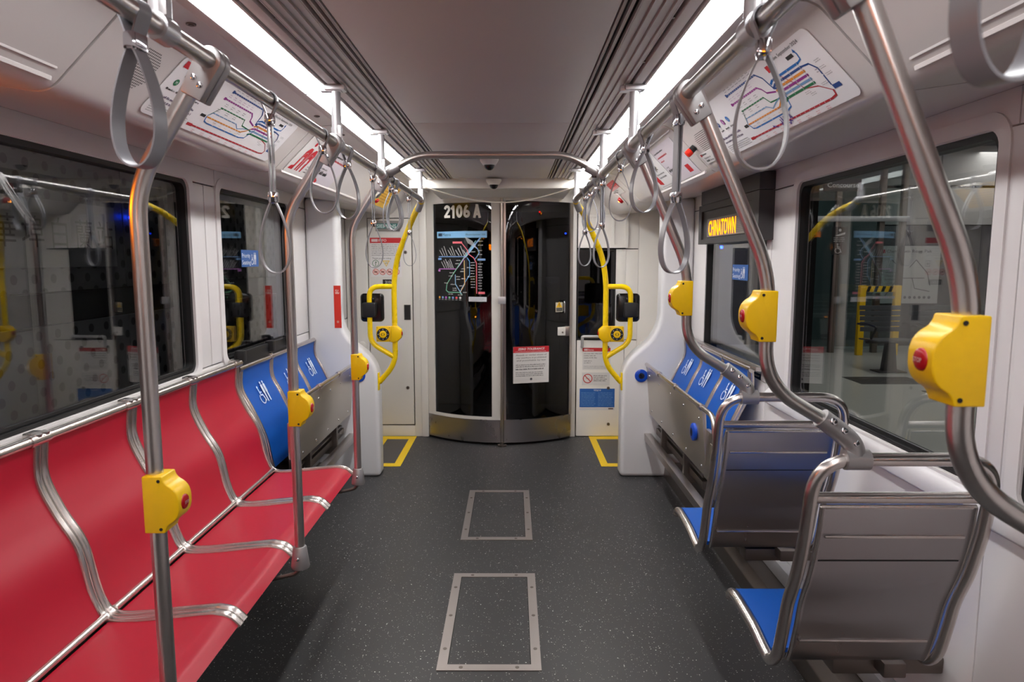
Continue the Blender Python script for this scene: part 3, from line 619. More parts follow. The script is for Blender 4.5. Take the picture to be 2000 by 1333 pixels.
# hand straps: vinyl loop over the rail, chrome buckles
def teardrop(cx, y, zt, w, h):
    P = []
    for i in range(45):
        t = .12 + (2 * math.pi - .24) * i / 44
        P.append(Vector((cx - w * math.sin(t) * math.sin(t / 2) / .77 - (.0012 if t < math.pi else -.0012), y, zt - h * (1 - math.cos(t)) / 2)))
    return P
SEC = [(-.0125, -.0014), (.0125, -.0014), (.0125, .0014), (-.0125, .0014)]
def buckle(t, x, y, z, name='buckle'):
    b = MB(); b.box(x - .009, x + .009, y - .0155, y + .0155, z - .014, z + .012, bev=.005); k = b.build(name, chrome_m, t)
    b = MB(); b.box(x - .0105, x - .0085, y - .010, y + .010, z - .008, z + .010, bev=.001); b.box(x + .0085, x + .0105, y - .010, y + .010, z - .008, z + .010, bev=.001); b.build('buckle_plate', chrome_m, k)
def strap(x, y, long, lab):
    t = thing('hand_strap', lab, 'strap', (x, y, RZ), 'grey hand straps')
    r = .0175; a = [Vector((x + r * math.cos(q), y, RZ + r * math.sin(q))) for q in [math.radians(d) for d in range(200, -21, -20)]]
    up = [Vector((x - .002, y, 1.748))] + a + [Vector((x + .002, y, 1.748))]
    MB().sweep(up, SEC, (0, 1, 0)).build('rail_loop', strap_m, t)
    buckle(t, x, y, 1.748)
    if long:
        m = MB(); m.sweep([(x - .004, y, 1.745), (x - .0035, y, 1.58)], SEC, (0, 1, 0)); m.sweep([(x + .004, y, 1.745), (x + .0035, y, 1.58)], SEC, (0, 1, 0)); m.build('strap_band', strap_m, t)
        buckle(t, x, y, 1.58)
        MB().sweep(teardrop(x, y, 1.578, .031, .168), SEC, (0, 1, 0)).build('hand_loop', strap_m, t)
    else: MB().sweep(teardrop(x, y, 1.745, .0355, .172), SEC, (0, 1, 0)).build('hand_loop', strap_m, t)
    return t
SL, SS = None, None
for s, y, lg, lab, rz in (
    (-1, 1.015, 0, 'short grey strap nearest the viewer on the left rail', -4), (-1, 1.553, 1, 'long two buckle strap on the left rail before the route map', 3),
    (-1, 1.975, 0, 'short strap on the left rail beside the middle pole clamp', 2), (-1, 2.262, 0, 'short strap on the left rail just past the third hanger', -2),
    (-1, 2.665, 1, 'long two buckle strap on the left rail before the cross bar', 2), (-1, 3.06, 0, 'short strap just beyond the cross bar on the left rail, nearer of a crossing pair', 5),
    (-1, 3.165, 0, 'short strap on the left rail, farther of the crossing pair by the yellow notice', -5), (-1, 3.573, 1, 'long strap on the left rail beside the left yellow handrail', 2),
    (1, .53, 0, 'blurred large looking grey strap cut by the right picture edge', 4), (1, 1.045, 0, 'short grey strap in front of the right route map', -3),
    (1, 1.558, 1, 'long two buckle strap on the right rail beside the red alarm knob', 3), (1, 1.95, 0, 'short strap on the right rail beside the far pole clamp', 3),
    (1, 2.38, 0, 'short strap on the right rail before the cross bar', -3), (1, 2.858, 1, 'long two buckle strap hanging at the right end of the cross bar', 2),
    (1, 3.04, 0, 'short strap just beyond the cross bar on the right rail', 4), (1, 3.29, 0, 'short strap on the right rail nearer the yellow handrail', -4),
    (1, 3.52, 1, 'long strap last on the right rail near the cab', 2)):
    if lg and SL is None: SL = strap(s * RX, y, 1, lab); o = SL
    elif not lg and SS is None: SS = strap(s * RX, y, 0, lab); o = SS
    else: o = dup(SL if lg else SS, (s * RX, y, RZ), lab)
    o.rotation_euler = (math.radians(rz * .4), 0, math.radians(rz * 3.5))

# yellow handrails at the cab end with door button boxes and card reader
for s, side in ((-1, 'left'), (1, 'right')):
    Y = 4.45; r = .0175
    t = thing('yellow_handrail', 'curved yellow handrail from the %s grab rail down to the partition' % side, 'handrail', (s * .69, Y, .6), 'yellow handrails')
    V = lambda x, z, y=Y: (s * x, y, z)
    main = fillet([(s * RX, 4.06, RZ - .01), V(.535, 1.70, 4.28), V(.66, 1.46, 4.42), V(.69, 1.30), V(.69, .76), V(.80, .635)], [0, .12, .15, .12, .12, 0], 9)
    MB().tube(main, r, 16).build('rail_tube', yrail_m, t)
    MB().tube(fillet([V(.69, 1.268), V(.852, 1.268), V(.852, .90), V(.69, .80)], [0, .07, .06, 0], 9), r * .95, 16).build('side_loop', yrail_m, t)
    b = MB(); b.tube([(s * RX, 4.0, RZ), (s * RX, 4.06, RZ - .002), (s * (RX + .012), 4.085, RZ - .03), (s * (RX + .026), 4.115, RZ - .055)], [.0165, .0195, .02, .0195], 14); b.build('end_clamp', clamp_m, t)
    b = MB(); b.box(s * .797, s * .806, Y - .02, Y + .02, .585, .70, bev=.003); b.build('wall_plate', yrail_m, t)
    # validator clamped on the loop
    v = thing('card_reader', 'black card reader shell clamped on the %s yellow handrail' % side, 'card reader', (s * .84, Y, 1.13), 'black card readers')
    b = MB(); b.rprism(rrect(s * .84 - .076, s * .84 + .076, 1.035, 1.222, .025), 'y', Y + .012, Y + .06, .012, seg=3); b.build('shell', blk_m, v)
    b = MB(); b.rprism(rrect(s * .852 - .045, s * .852 + .045, 1.068, 1.165, .012), 'y', Y - .026, Y + .02, .008, seg=3); b.build('clamp_cover', blkm_m, v)
    MB().box(s * .852 - .03, s * .852 + .03, Y - .003, Y + .016, 1.165, 1.195, bev=.004).build('cable_hood', blk_m, v)
    # door button box
    q = thing('door_button', 'yellow box with round black door button on the %s yellow handrail' % side, 'button', (s * .73, Y, .96), 'yellow door button boxes')
    pr = [(s * .712, .905), (s * .675, .905), (s * .645, .935), (s * .645, .985), (s * .675, 1.012), (s * .712, 1.012)]
    MB().rprism(pr, 'y', Y - .03, Y + .03, .006).build('housing', yel_m, q)
    MB().box(s * .71, s * .808, Y - .024, Y + .024, .908, 1.008, bev=.003).build('button_plate', yel_m, q)
    b = MB(); b.disc((s * .762, Y - .0245, .958), (0, -1, 0), .041, .006, 28); k = b.build('button_ring', blkm_m, q)
    b = MB(); b.disc((s * .762, Y - .031, .958), (0, -1, 0), .0235, .004, 24, 0, .002); b.build('push_button', yel_m, k)
    F = Flat(plane_fn((s * .762, Y - .0372, .958), (1, 0, 0), (0, 0, 1)))
    for d in (-1, 1): F.line([(d * .004, .008), (d * .011, 0), (d * .004, -.008)], .0035, (25, 20, 8))
    F.build('print', k)
    F = Flat(plane_fn((s * .762, Y - .0308, .958), (1, 0, 0), (0, 0, 1)))
    for a in range(0, 360, 45): F.disc(.032 * math.cos(math.radians(a)), .032 * math.sin(math.radians(a)), .0028, (215, 215, 215), n=8)
    F.build('dot_print', k)
    MB().disc((s * .6445, Y, .96), (-s, 0, 0), .013, .003, 16, 0, .003).build('stop_push', btn_red, q)
    for dx, dz in ((.72, .915), (.80, .915), (.72, 1.0), (.80, 1.0)): MB().disc((s * dx, Y - .0242, dz), (0, -1, 0), .003, .001, 8).build('screw', darksteel_m, q)

# loose cable sagging under the ceiling by the cab door, dome cameras
P = [Vector((-.53 + 1.06 * i / 24, 4.52 + .22 * math.sin(math.pi * i / 24), 1.925 - .095 * math.sin(math.pi * i / 24))) for i in range(25)]
P = [Vector((-.55, 4.52, 1.95)), Vector((-.545, 4.51, 1.925))] + P[1:]
tag(MB().tube(P, .005, 8).build('hanging_cable', mat('cable_white', (206, 200, 190), .5), None, org=(0, 4.7, 1.9)), 'thin white cable sagging across above the cab door', 'cable')
for y, zc, lab in ((3.68, 1.97, 'small dark dome camera on the ceiling behind the cross bar'), (4.52, 1.958, 'white dome camera at the header above the cab door')):
    t = thing('dome_camera', lab, 'camera', (-.04, y, zc), 'dome cameras')
    b = MB(); b.tube([(-.04, y, zc), (-.04, y, zc - .012), (-.04, y, zc - .034)], [.05, .048, .034], 24); b.build('base_ring', back_m, t)
    b = MB(); b.disc((-.04, y, zc - .033), (0, 0, -1), .028, .002, 24, 0, .026); b.build('dome', blk_m, t)
# ================================================================== SEATS
PR = [(1.20, .955), (1.205, .845), (1.165, .75), (1.112, .655), (1.086, .535), (1.058, .458), (1.037, .4435), (.93, .448), (.77, .466), (.73, .465), (.70, .456), (.676, .432)]
def divider(path, B, w=.026, name='divider_frame', parent=None):
    m = MB()
    m.sweep(path, [(-w, -.012), (w, -.012), (w, .003), (w * .86, .0065), (w * .5, .0075), (w * .22, .0055), (w * .1, -.001), (-w * .1, -.001), (-w * .22, .0055), (-w * .5, .0075), (-w * .86, .0065), (-w, .003)], B)
    return m.build(name, frame_steel, parent, smooth=50)
bench = thing('seat_bench', 'long red moulded bench with steel dividers along the left wall', 'bench', (-1.0, 1.8, .44))
DY_ = [3.146, 2.70, 2.255, 1.81, 1.365, .92]
full = smooth_path([(-x, 0, z) for x, z in [(1.194, .974), (1.201, .93), (1.204, .845), (1.165, .75), (1.112, .655), (1.086, .535), (1.069, .482), (1.048, .454), (1.01, .444), (.93, .449), (.77, .466), (.73, .465), (.70, .456), (.672, .43)]]); at_y = lambda P, y: [Vector((p.x, y, p.z)) for p in P]
for i, y in enumerate(DY_): divider(at_y(full, y if i else y - .012), (0, -1, 0), .026 if i else .012, parent=bench)
bk_ = smooth_path([(-x, 0, z) for x, z in PR[:6]]); st_ = smooth_path([(-x, 0, z) for x, z in PR[6:]])
for a, b in zip(DY_[1:], DY_[:-1]):
    wd = (b - a) / 2; nx = 9
    def shell(P, name, dish):
        m = MB(); us = [a + .022 + (b - a - .044) * k / nx for k in range(nx + 1)]; n = len(P); vs = []
        for side in (0, 1):
            for i, p in enumerate(P):
                T = (P[min(i + 1, n - 1)] - P[max(i - 1, 0)]).normalized(); N = Vector((0, -1, 0)).cross(T)
                for u in us:
                    q = (u - (a + b) / 2) / wd; d = -.001 - dish * (1 - q * q) * math.sin(math.pi * i / (n - 1)) - .012 * side
                    vs.append((p.x + N.x * d, u, p.z + N.z * d))
        k = nx + 1; fs = []
        for s_ in (0, 1):
            o = s_ * n * k
            for i in range(n - 1):
                for j in range(nx): fs.append((o + i * k + j, o + i * k + j + 1, o + (i + 1) * k + j + 1, o + (i + 1) * k + j))
        o = n * k
        for i in range(n - 1): fs += [(i * k, (i + 1) * k, o + (i + 1) * k, o + i * k), (i * k + nx, (i + 1) * k + nx, o + (i + 1) * k + nx, o + i * k + nx)]
        for j in range(nx): fs += [(j, j + 1, o + j + 1, o + j), ((n - 1) * k + j, (n - 1) * k + j + 1, o + (n - 1) * k + j + 1, o + (n - 1) * k + j)]
        return m.add(vs, fs).build(name, red_m, bench, smooth=60)
    shell(bk_, 'backrest', .012); shell(st_, 'seat_pad', .008)
    MB().tube([(-1.047, a + .024, .456), (-1.047, b - .024, .456)], .0105, 12).build('cross_tube', frame_steel, bench)
    MB().tube([(-1.203, a + .02, .957), (-1.203, b - .02, .957)], .0145, 14).build('top_rail', frame_steel, bench)
    m = MB(); m.tube([(-1.203, b - .045, .957), (-1.203, b + .03, .957)], .0175, 14); m.box(-1.235, -1.2, b - .022, b + .022, .955, .976, bev=.005); m.build('rail_joint', frame_steel, bench)
m = MB(); m.box(-1.235, -1.215, .5, 3.12, .93, .945, bev=.003); m.build('back_trim', darksteel_m, bench)
m = MB(); m.box(-1.2, -.76, .9, 3.12, .385, .42, bev=.006); m.build('under_frame', darksteel_m, bench)
for y in (1.4, 2.25, 3.08):
    m = MB(); m.rprism([(-1.25, .12), (-1.14, .12), (-.80, .36), (-.80, .39), (-1.25, .39)], 'y', y - .02, y + .02, .004); m.build('bracket', darksteel_m, bench)

BPR = [(1.203, .925), (1.205, .83), (1.157, .73), (1.103, .605), (1.082, .504), (1.07, .44)]
for s, side in ((-1, 'left'), (1, 'right')):
    t = thing('folding_bench', 'blue priority bench with three backs and a folded steel seat on the %s wall' % side, 'bench', (s * 1.05, 3.8, .44), 'blue folding benches')
    P = smooth_path([(s * x, 0, z) for x, z in BPR]); D = [3.185, 3.60, 4.015, 4.40]
    for i, y in enumerate(D): divider(at_y(P, y), (0, s, 0), .020 if i < 3 else .010, parent=t)
    for a, b in zip(D[:-1], D[1:]):
        hw = (b - a) / 2 - .018
        k = MB().sweep(at_y(P, (a + b) / 2), [(-hw, -.012), (hw, -.012), (hw, 0), (-hw, 0)], (0, s, 0)).build('backrest', blue_m, t, smooth=50)
        c = (a + b) / 2; uy = Vector((s * .048, 0, .10)).normalized()
        F = Flat(plane_fn(Vector((s * 1.155, c + s * .072, .728)) + Vector((-s * .004, 0, .002)), (0, -s, 0), uy)); wheelchair(F, 0, 0, .094, (214, 228, 244)); F.build('print', k)
        MB().tube([(s * 1.205, a + .015, .928), (s * 1.205, b - .015, .928)], .0125, 12).build('top_rail', frame_steel, t)
        m = MB(); m.tube([(s * 1.205, a - .022, .928), (s * 1.205, a + .022, .928)], .015, 12); m.box(s * 1.2, s * 1.235, a - .016, a + .016, .93, .948, bev=.004); m.build('rail_joint', frame_steel, t)
    ye, yp = (3.185, 3.31) if s < 0 else (2.89, 3.09)
    q = MB(); q.rprism([(s * .957, .755), (s * .985, .43), (s * 1.0, .43), (s * .975, .755)], 'y', yp, 4.415, .003); fs_ = q.build('folded_seat', fold_m, t)
    for y in [yp + .06 + k * (4.36 - yp - .1) / 4 for k in range(5)]:
        for z, x in ((.70, .9605), (.47, .9805)): MB().disc((s * x, y, z), (-s, 0, 0), .007, .0015, 10, 0, .002).build('rivet', chrome_m, fs_)
    MB().tube(fillet([(s * .958, 4.41, .762), (s * .958, ye, .762), (s * .958, ye, .60)], .10, 10), .0125, 14).build('seat_rail', frame_steel, t)
    m = MB()
    for y in (yp + .02, 3.62, 4.03): m.tube([(s * .958, y - .02, .762), (s * .958, y + .02, .762)], .0165, 12)
    m.build('hinge_fitting', frame_steel, t)
    m = MB(); m.box(s * .943, s * .975, ye - .018, ye + .018, .40, .645, bev=.004); m.build('end_post', steel_m, t)
    m = MB(); m.box(s * .98, s * 1.0, ye + .02, yp + .02, .43, .66, bev=.003); m.build('end_plate', steel_m, t)
    m = MB(); m.box(s * .955, s * 1.0, ye - .02, 4.42, .255, .30, bev=.005); m.build('support_beam', steel_m, t)
    m = MB(); m.box(s * 1.0, s * 1.2, 3.55, 3.58, .25, .45); m.box(s * 1.0, s * 1.2, 4.1, 4.13, .25, .45); m.box(s * 1.03, s * 1.2, 3.3, 4.35, .36, .37); m.box(s * 1.03, s * 1.09, 3.3, 4.4, .30, .34); m.build('under_frame', darksteel_m, t)
    m = MB(); m.box(s * 1.2, s * 1.235, 3.1, 4.42, .93, .95, bev=.004) if s > 0 else m.box(-1.24, -1.215, 3.2, 3.95, .935, 1.0, bev=.008); m.build('wall_buffer', blkm_m if s < 0 else steel_m, t)
    if s < 0:
        for y in (3.22, 3.62, 3.9): MB().box(-1.235, -1.19, y - .02, y + .02, .955, 1.012, bev=.008).build('buffer_knob', blkm_m, t)
    if s > 0:
        b = MB(); b.disc((.967, 3.235, .612), (-1, 0, 0), .043, .012, 24, 0, .006); b.build('call_button', btn_blue, t)
        F = Flat(plane_fn((.9488, 3.235, .612), (0, -1, 0), (0, 0, 1))); F.disc(0, 0, .02, (8, 14, 40)); F.hoop(0, 0, .016, .003, (90, 140, 210)); F.build('print', t)

# single seats seen from behind
TP = [(1.510, .914), (1.515, .870), (1.527, .801), (1.558, .699), (1.600, .603), (1.620, .529), (1.648, .440), (1.688, .394), (1.728, .391), (1.829, .410), (1.969, .418), (2.018, .410), (2.03, .39)]
def single_seat(dy, lab):
    t = thing('single_seat', lab, 'seat', (.95, 1.75 + dy, .42), 'blue single seats')
    xl, xr = .766, 1.176
    side = smooth_path([(0, y + dy, z) for y, z in TP[2:]]); S_ = lambda x: [Vector((x, p.y, p.z)) for p in side]
    top = fillet([(xl, 1.527 + dy, .801), (xl, 1.490 + dy, .995), (xr, 1.490 + dy, .995), (xr, 1.527 + dy, .801)], .092, 12)
    MB().tube(list(reversed(S_(xl))) + top[1:-1] + S_(xr), .0155, 16).build('tube_frame', frame_steel, t)
    MB().tube([(xl, 1.513 + dy, .898), (xr, 1.513 + dy, .898)], .0135, 14).build('cross_tube', frame_steel, t)
    bk = smooth_path([(0, y + dy, z) for y, z in [(1.516, .876)] + TP[2:7] + [(1.664, .412)]], 6)
    X = (xl + xr) / 2; hw = .178
    mid = [Vector((X, p.y, p.z)) for p in bk]
    k = MB().sweep(mid, [(-hw, -.004), (-hw + .004, -.009), (-hw + .014, -.004), (hw - .014, -.004), (hw - .004, -.009), (hw, -.004), (hw, .004), (-hw, .004)], (1, 0, 0)).build('back_panel', panel_steel, t, smooth=50)
    for z in (.80, .475):
        i = min(range(len(mid)), key=lambda j: abs(mid[j].z - z)); p = mid[i]
        MB().box(X - hw + .015, X + hw - .015, p.y - .0095, p.y + .002, p.z - .0035, p.z + .0035, bev=.003).build('pressed_rib', frame_steel, k)
    for e in (-1, 1): MB().tube([p + Vector((e * (hw - .002), -.003, 0)) for p in mid], .006, 8).build('panel_edge', frame_steel, k)
    i = min(range(len(mid)), key=lambda j: abs(mid[j].z - .735)); p = mid[i]
    MB().box(X - hw + .012, X + hw - .012, p.y - .006, p.y + .002, p.z - .001, p.z + .001).build('panel_seam', gap_m, k)
    MB().tube([(X - hw, bk[0].y - .002, bk[0].z), (X + hw, bk[0].y - .002, bk[0].z)], .006, 8).build('panel_rim', frame_steel, k)
    MB().sweep([p + Vector((0, .004, 0)) for p in mid], [(-hw + .02, .0), (hw - .02, .0), (hw - .02, .010), (-hw + .02, .010)], (1, 0, 0)).build('backrest', blue_m, t)
    pad = smooth_path([(X, y + dy, z + .004) for y, z in TP[8:]], 5)
    MB().sweep(pad, [(-hw - .014, -.006), (hw + .014, -.006), (hw + .014, .009), (-hw - .014, .009)], (1, 0, 0)).build('seat_pad', blue_m, t)
    m = MB(); m.box(.95, 1.25, 1.73 + dy, 1.80 + dy, .325, .372, bev=.006); m.box(1.06, 1.12, 1.68 + dy, 1.86 + dy, .345, .386, bev=.005); m.build('wall_bracket', darksteel_m, t)
    m = MB(); m.disc((xl + .012, 1.634 + dy, .485), (-1, 0, 0), .006, .014, 10); m.build('bolt', darksteel_m, t)
    return t
sn = single_seat(0, 'nearer single seat with a polished steel back and blue cushion')
dup(sn, (.95, 1.75 + .70, .42), 'farther single seat with a polished steel back and blue cushion')

# ================================================================== LED SIGNS
def led_sign(loc_y0, loc_y1, s, word, lab, m, x=1.18):
    t = thing('led_sign', lab, 'sign', (s * x, (loc_y0 + loc_y1) / 2, 1.6))
    xo, xi = s * x, s * 1.25
    q = MB(); ringprism(q, [(loc_y0, 1.53), (loc_y1, 1.53), (loc_y1, 1.75), (loc_y0, 1.75)], [(loc_y0 + .10, 1.556), (loc_y1 - .06, 1.556), (loc_y1 - .06, 1.715), (loc_y0 + .10, 1.715)], 'x', xo, xi); q.build('housing', dgrey_m, t, smooth=20)
    MB().box(s * (x + .012), xi, loc_y0 + .10, loc_y1 - .06, 1.556, 1.715).build('recess_panel', dgrey_m, t)
    MB().box(s * (x - .002), xi, loc_y0 - .002, loc_y1 - .05, 1.752, 1.832, bev=.003).build('top_cover', dgrey_m, t)
    MB().box(s * (x + .006), s * (x + .013), loc_y0 + .14, loc_y1 - .16, 1.567, 1.668).build('screen', mat('led_screen', (120, 112, 104), .3), t)
    F = Flat(plane_fn((s * (x + .0055), loc_y1 - .19 if s > 0 else loc_y0 + .2, 1.567), (0, -s, 0), (0, 0, 1)))
    F.text(word, 0, .008, .084, (255, 168, 0), 'l', width=.47, bold=.012); o = F.mb.build('lettering', [m], t, smooth=0, recalc=False)
    # unlit dot rows
    F = Flat(plane_fn((s * (x + .0058), loc_y1 - .17 if s > 0 else loc_y0 + .16, 1.567), (0, -s, 0), (0, 0, 1)))
    for k in range(9): F.rect(.49, .012 + k * .0085, .64, .015 + k * .0085, (86, 80, 76))
    F.build('dot_rows', t)
    return t
led_sign(3.09, 4.08, 1, 'CHINATOWN', 'amber LED destination sign over the right window, reading CHINATOWN', led_m)
led_sign(.62, 1.5, -1, 'CHINATOWN', 'orange LED sign on the left wall beside the viewer, out of view', led_rear_m)
t = thing('led_sign', 'orange LED sign hung from the ceiling behind the viewer, reading SUNNYDALE', 'sign', (0, -1.6, 1.85))
MB().box(-.42, .42, -1.66, -1.6, 1.76, 1.95, bev=.006).build('housing', dgrey_m, t)
F = Flat(plane_fn((.38, -1.598, 1.8), (-1, 0, 0), (0, 0, 1))); F.text('SUNNYDALE', 0, .02, .09, (255, 110, 5), 'l', width=.74, bold=.012); F.mb.build('lettering', [led_rear_m], t, smooth=0, recalc=False)

# ================================================================== NOTICES, MAPS, LETTERING
BLK, GRY, RED, WHT, BLU = (34, 34, 36), (120, 118, 120), (196, 30, 44), (238, 238, 240), (18, 84, 160)
DB, PU, GR, LB, OR, NB = (24, 66, 132), (142, 40, 134), (20, 110, 66), (110, 150, 190), (222, 140, 40), (20, 104, 180)
DR_ = (176, 24, 40)
def cove_o(s, y, d): return Vector((s * (.715 + .7071 * d), y, 1.96 - .7071 * d)) + Vector((-s * .0012, 0, -.0012))
def cove_board(name, s, ya, yb, d0, d1, c, lab, cat, r=0.0):
    """ya = reading start side"""
    W = abs(yb - ya); o = cove_o(s, ya, d1)
    return board(name, o, (0, -s, 0), (-s * .7071, 0, .7071), W, d1 - d0, c, lab, cat, .0014, .4, r), W, d1 - d0
def route_art(F, W, H):
    u = lambda a: a * W; v = lambda b: b * H
    def ln(P, w, c, ticks=0):
        F.line([(u(a), v(b)) for a, b in P], w * H, c)
    def stops(a0, a1, b, n, c, up=1, col=None):
        F.layer = 3
        for k in range(n):
            a = a0 + (a1 - a0) * k / max(1, n - 1); F.disc(u(a), v(b), .009 * H, WHT, n=6)
            if k % 2 == 0: F.lines(u(a) - .013 * W, u(a) + .013 * W, v(b + up * .045 - (.0 if up > 0 else .06)), v(b + up * .045 + (.07 if up > 0 else .0)), 2, col or GRY, .35, .3)
        F.layer = 2
    F.layer = 2
    ln([(.36, .90), (.62, .90), (.645, .80), (.655, .60), (.69, .56)], .028, DB); stops(.375, .61, .90, 14, DB)
    F.rect(u(.345), v(.875), u(.36), v(.93), DB)
    ln([(.345, .74), (.57, .74), (.59, .68), (.60, .60), (.65, .55)], .028, PU); stops(.36, .56, .74, 12, PU, 1, (190, 150, 190)); F.rect(u(.33), v(.715), u(.345), v(.765), PU)
    ln([(.325, .36), (.365, .56), (.40, .58)], .012, GR); ln([(.36, .575), (.56, .575), (.575, .46), (.66, .44)], .022, GR); stops(.38, .55, .575, 8, GR)
    ln([(.325, .36), (.345, .44), (.53, .44), (.56, .37), (.60, .42), (.66, .47)], .018, LB); stops(.36, .52, .44, 6, LB)
    ln([(.33, .34), (.60, .34), (.63, .40), (.66, .50)], .024, OR); stops(.36, .58, .34, 11, OR, -1, (228, 178, 120))
    ln([(.325, .34), (.335, .25), (.36, .235), (.62, .235), (.66, .27), (.68, .42), (.70, .58)], .022, NB); stops(.40, .60, .235, 3, NB)
    ln([(.29, .11), (.87, .11), (.90, .13), (.905, .20)], .028, DR_); stops(.32, .86, .11, 18, DR_, -1, (200, 110, 116))
    ln([(.905, .20), (.86, .33), (.80, .38), (.72, .78)], .014, DR_)
    F.rect(u(.255), v(.085), u(.29), v(.135), DR_); F.rect(u(.285), v(.31), u(.318), v(.36), BLK)
    for k, c in enumerate((NB, DB, OR, PU, LB, GR)):
        b = .70 - .062 * k; ln([(.66, b - .03), (.68, b), (.86, b)], .034, c)
    for a in (.69, .735, .79, .855):
        F.layer = 4; F.line([(u(a), v(.72)), (u(a), v(.37))], .012 * H, BLK); F.layer = 5; F.line([(u(a), v(.72)), (u(a), v(.37))], .007 * H, WHT); F.layer = 2
    ln([(.86, .70), (.885, .72), (.89, .80), (.885, .84)], .022, NB); F.poly([(u(.878), v(.83)), (u(.893), v(.83)), (u(.886), v(.88))], NB)
    ln([(.86, .64), (.90, .62), (.92, .52), (.915, .27)], .024, DB); stops(.916, .918, .42, 2, DB)
    F.rect(u(.915), v(.20), u(.955), v(.26), DB); F.rect(u(.83), v(.79), u(.87), v(.84), BLK); F.rect(u(.70), v(.80), u(.722), v(.90), RED)
    F.layer = 3
    F.text('Effective September 2024', u(.735), v(.90), .048 * H, BLK, width=.20 * W)
    for a, b in ((.93, .58), (.93, .48), (.93, .38), (.78, .30), (.80, .25), (.88, .30)): F.lines(u(a), u(a + .035), v(b), v(b + .05), 2, GRY, .35)
    # legend
    for k, (c, t) in enumerate(((GR, 'M'), (DB, 'N'), (PU, 'K'), (NB, 'L'))):
        F.disc(u(.05 + .055 * k), v(.60), .055 * H, c); F.layer = 4; F.text(t, u(.05 + .055 * k), v(.575), .05 * H, WHT, 'c'); F.layer = 3
        F.lines(u(.028 + .055 * k), u(.072 + .055 * k), v(.44), v(.5), 1, BLK, .5)
    F.text('Church', u(.06), v(.72), .05 * H, BLK); F.text('Ocean View', u(.025), v(.455), .038 * H, BLK, width=.05 * W)
    for b in (.30, .22): F.lines(u(.03), u(.24), v(b), v(b + .07), 1, (96, 80, 110), .55, .1)
    F.lines(u(.02), u(.25), v(.05), v(.19), 4, GRY, .45, .1)
    F.rect(u(.02), v(.84), u(.05), v(.95), RED)
(b, F), W, H = cove_board('route_map', 1, 2.47, 1.57, .012, .212, (232, 230, 232), 'transit line diagram on the right cove above the window', 'poster', .02)
F.fn_ = None; route_art(F, W, H)
for x0, z0, n in ((.60, .08, 9), (.53, .03, 14), (.47, .02, 6)):           # violet pen scribbles
    P = [(x0 * W, z0 * H + .02)]
    for k in range(n): P.append((P[-1][0] + R_.uniform(-.004, .011), z0 * H + .005 + R_.random() * .035))
    F.layer = 6; F.line(P, .0035, (66, 42, 140))
F.build('print', b)
(b, F), W, H = cove_board('route_map', -1, 1.77, 2.665, .018, .205, (232, 230, 232), 'transit line diagram on the left cove above the bench', 'poster', .02); route_art(F, W, H); F.build('print', b)
# speaker perforations on the coves
for s, y0, y1 in ((-1, 1.612, 1.72), (1, 2.50, 2.70)):
    F = Flat(lambda u, v, h, s=s: cove_o(s, u, v) + Vector((-s, 0, -1)) * (h - .001))
    if s < 0:
        for i in range(17):
            for j in range(17):
                yy, dd = y0 + i * .0064, .052 + j * .0066
                if abs((i - 8) / 8.5) ** 2.4 + abs((j - 8) / 8.5) ** 2.4 < 1.05: F.rect(yy - .0019, dd - .002, yy + .0019, dd + .0008, (40, 36, 36))
        o = F.mb.build('speaker_grille', [gap_m], None, smooth=0, recalc=False); tag(o, 'patch of small speaker holes in the left cove panel', 'speaker')
    else:
        for j in range(12): F.rect(y0 + .0 + .004 * abs(j - 6), .075 + j * .0072, y1 - .05 + .012 * min(j, 3), .0768 + j * .0072, (70, 66, 66))
        o = F.mb.build('speaker_grille', [gap_m], None, smooth=0, recalc=False); tag(o, 'set of thin speaker slots in the right cove panel by the red knob', 'speaker')
# red alarm knob and its small label on the right cove
n = Vector((-.7071, 0, -.7071)); c = cove_o(1, 2.745, .115)
t = thing('emergency_alarm', 'red and black alarm knob sticking out of the right cove', 'alarm', c)
MB().disc(c, n, .0135, .020, 18).build('collar', blkm_m, t)
m = MB(); m.disc(c + n * .020, n, .0145, .018, 16, 0, .003); m.build('knob', mat('alarm_red', (232, 42, 22), .4), t)
(b, F), W, H = cove_board('intercom_label', 1, 2.76, 2.60, .15, .20, (226, 222, 222), 'small white button instruction label beside the red alarm knob', 'sticker')
F.layer = 2; F.rect(.004, .036, .02, .047, RED); F.lines(.024, .08, .036, .046, 1, BLK, .7, .05); F.text('Push button to', .02, .021, .009, BLK); F.lines(.02, .06, .004, .016, 1, BLK, .7, .05); F.text('the train', .064, .006, .009, BLK); F.build('print', b)
# advert cards in the far cove panels
(b, F), W, H = cove_board('notice_card', -1, 2.87, 3.20, .012, .212, (226, 224, 222), 'white notice card with red figures of people on the left cove', 'poster')
F.layer = 2
for dx in (0, .065):
    a, q = .085 + dx, .0
    F.disc(a + .012, .165, .013, RED, .012); F.disc(a + .075, .172, .011, RED, .011)
    F.poly([(a - .03, .02), (a - .022, .12), (a, .142), (a + .025, .142), (a + .04, .125), (a + .032, .06), (a + .025, .02), (a + .012, .02), (a + .012, .09), (a - .008, .09), (a - .014, .02)], RED)
    F.hoop(a + .006, .09, .026, .005, WHT)
F.poly([(.02, .018), (.07, .018), (.07, .028), (.055, .04), (.03, .036)], RED)
F.text('&', .235, .075, .026, BLK, 'l', bold=.01); F.lines(.21, .31, .02, .065, 3, GRY, .5); F.build('print', b)
(b, F), W, H = cove_board('notice_card', -1, 3.20, 3.56, .012, .222, (214, 206, 214), 'lilac notice card with red headings on the left cove, farther of the two', 'poster')
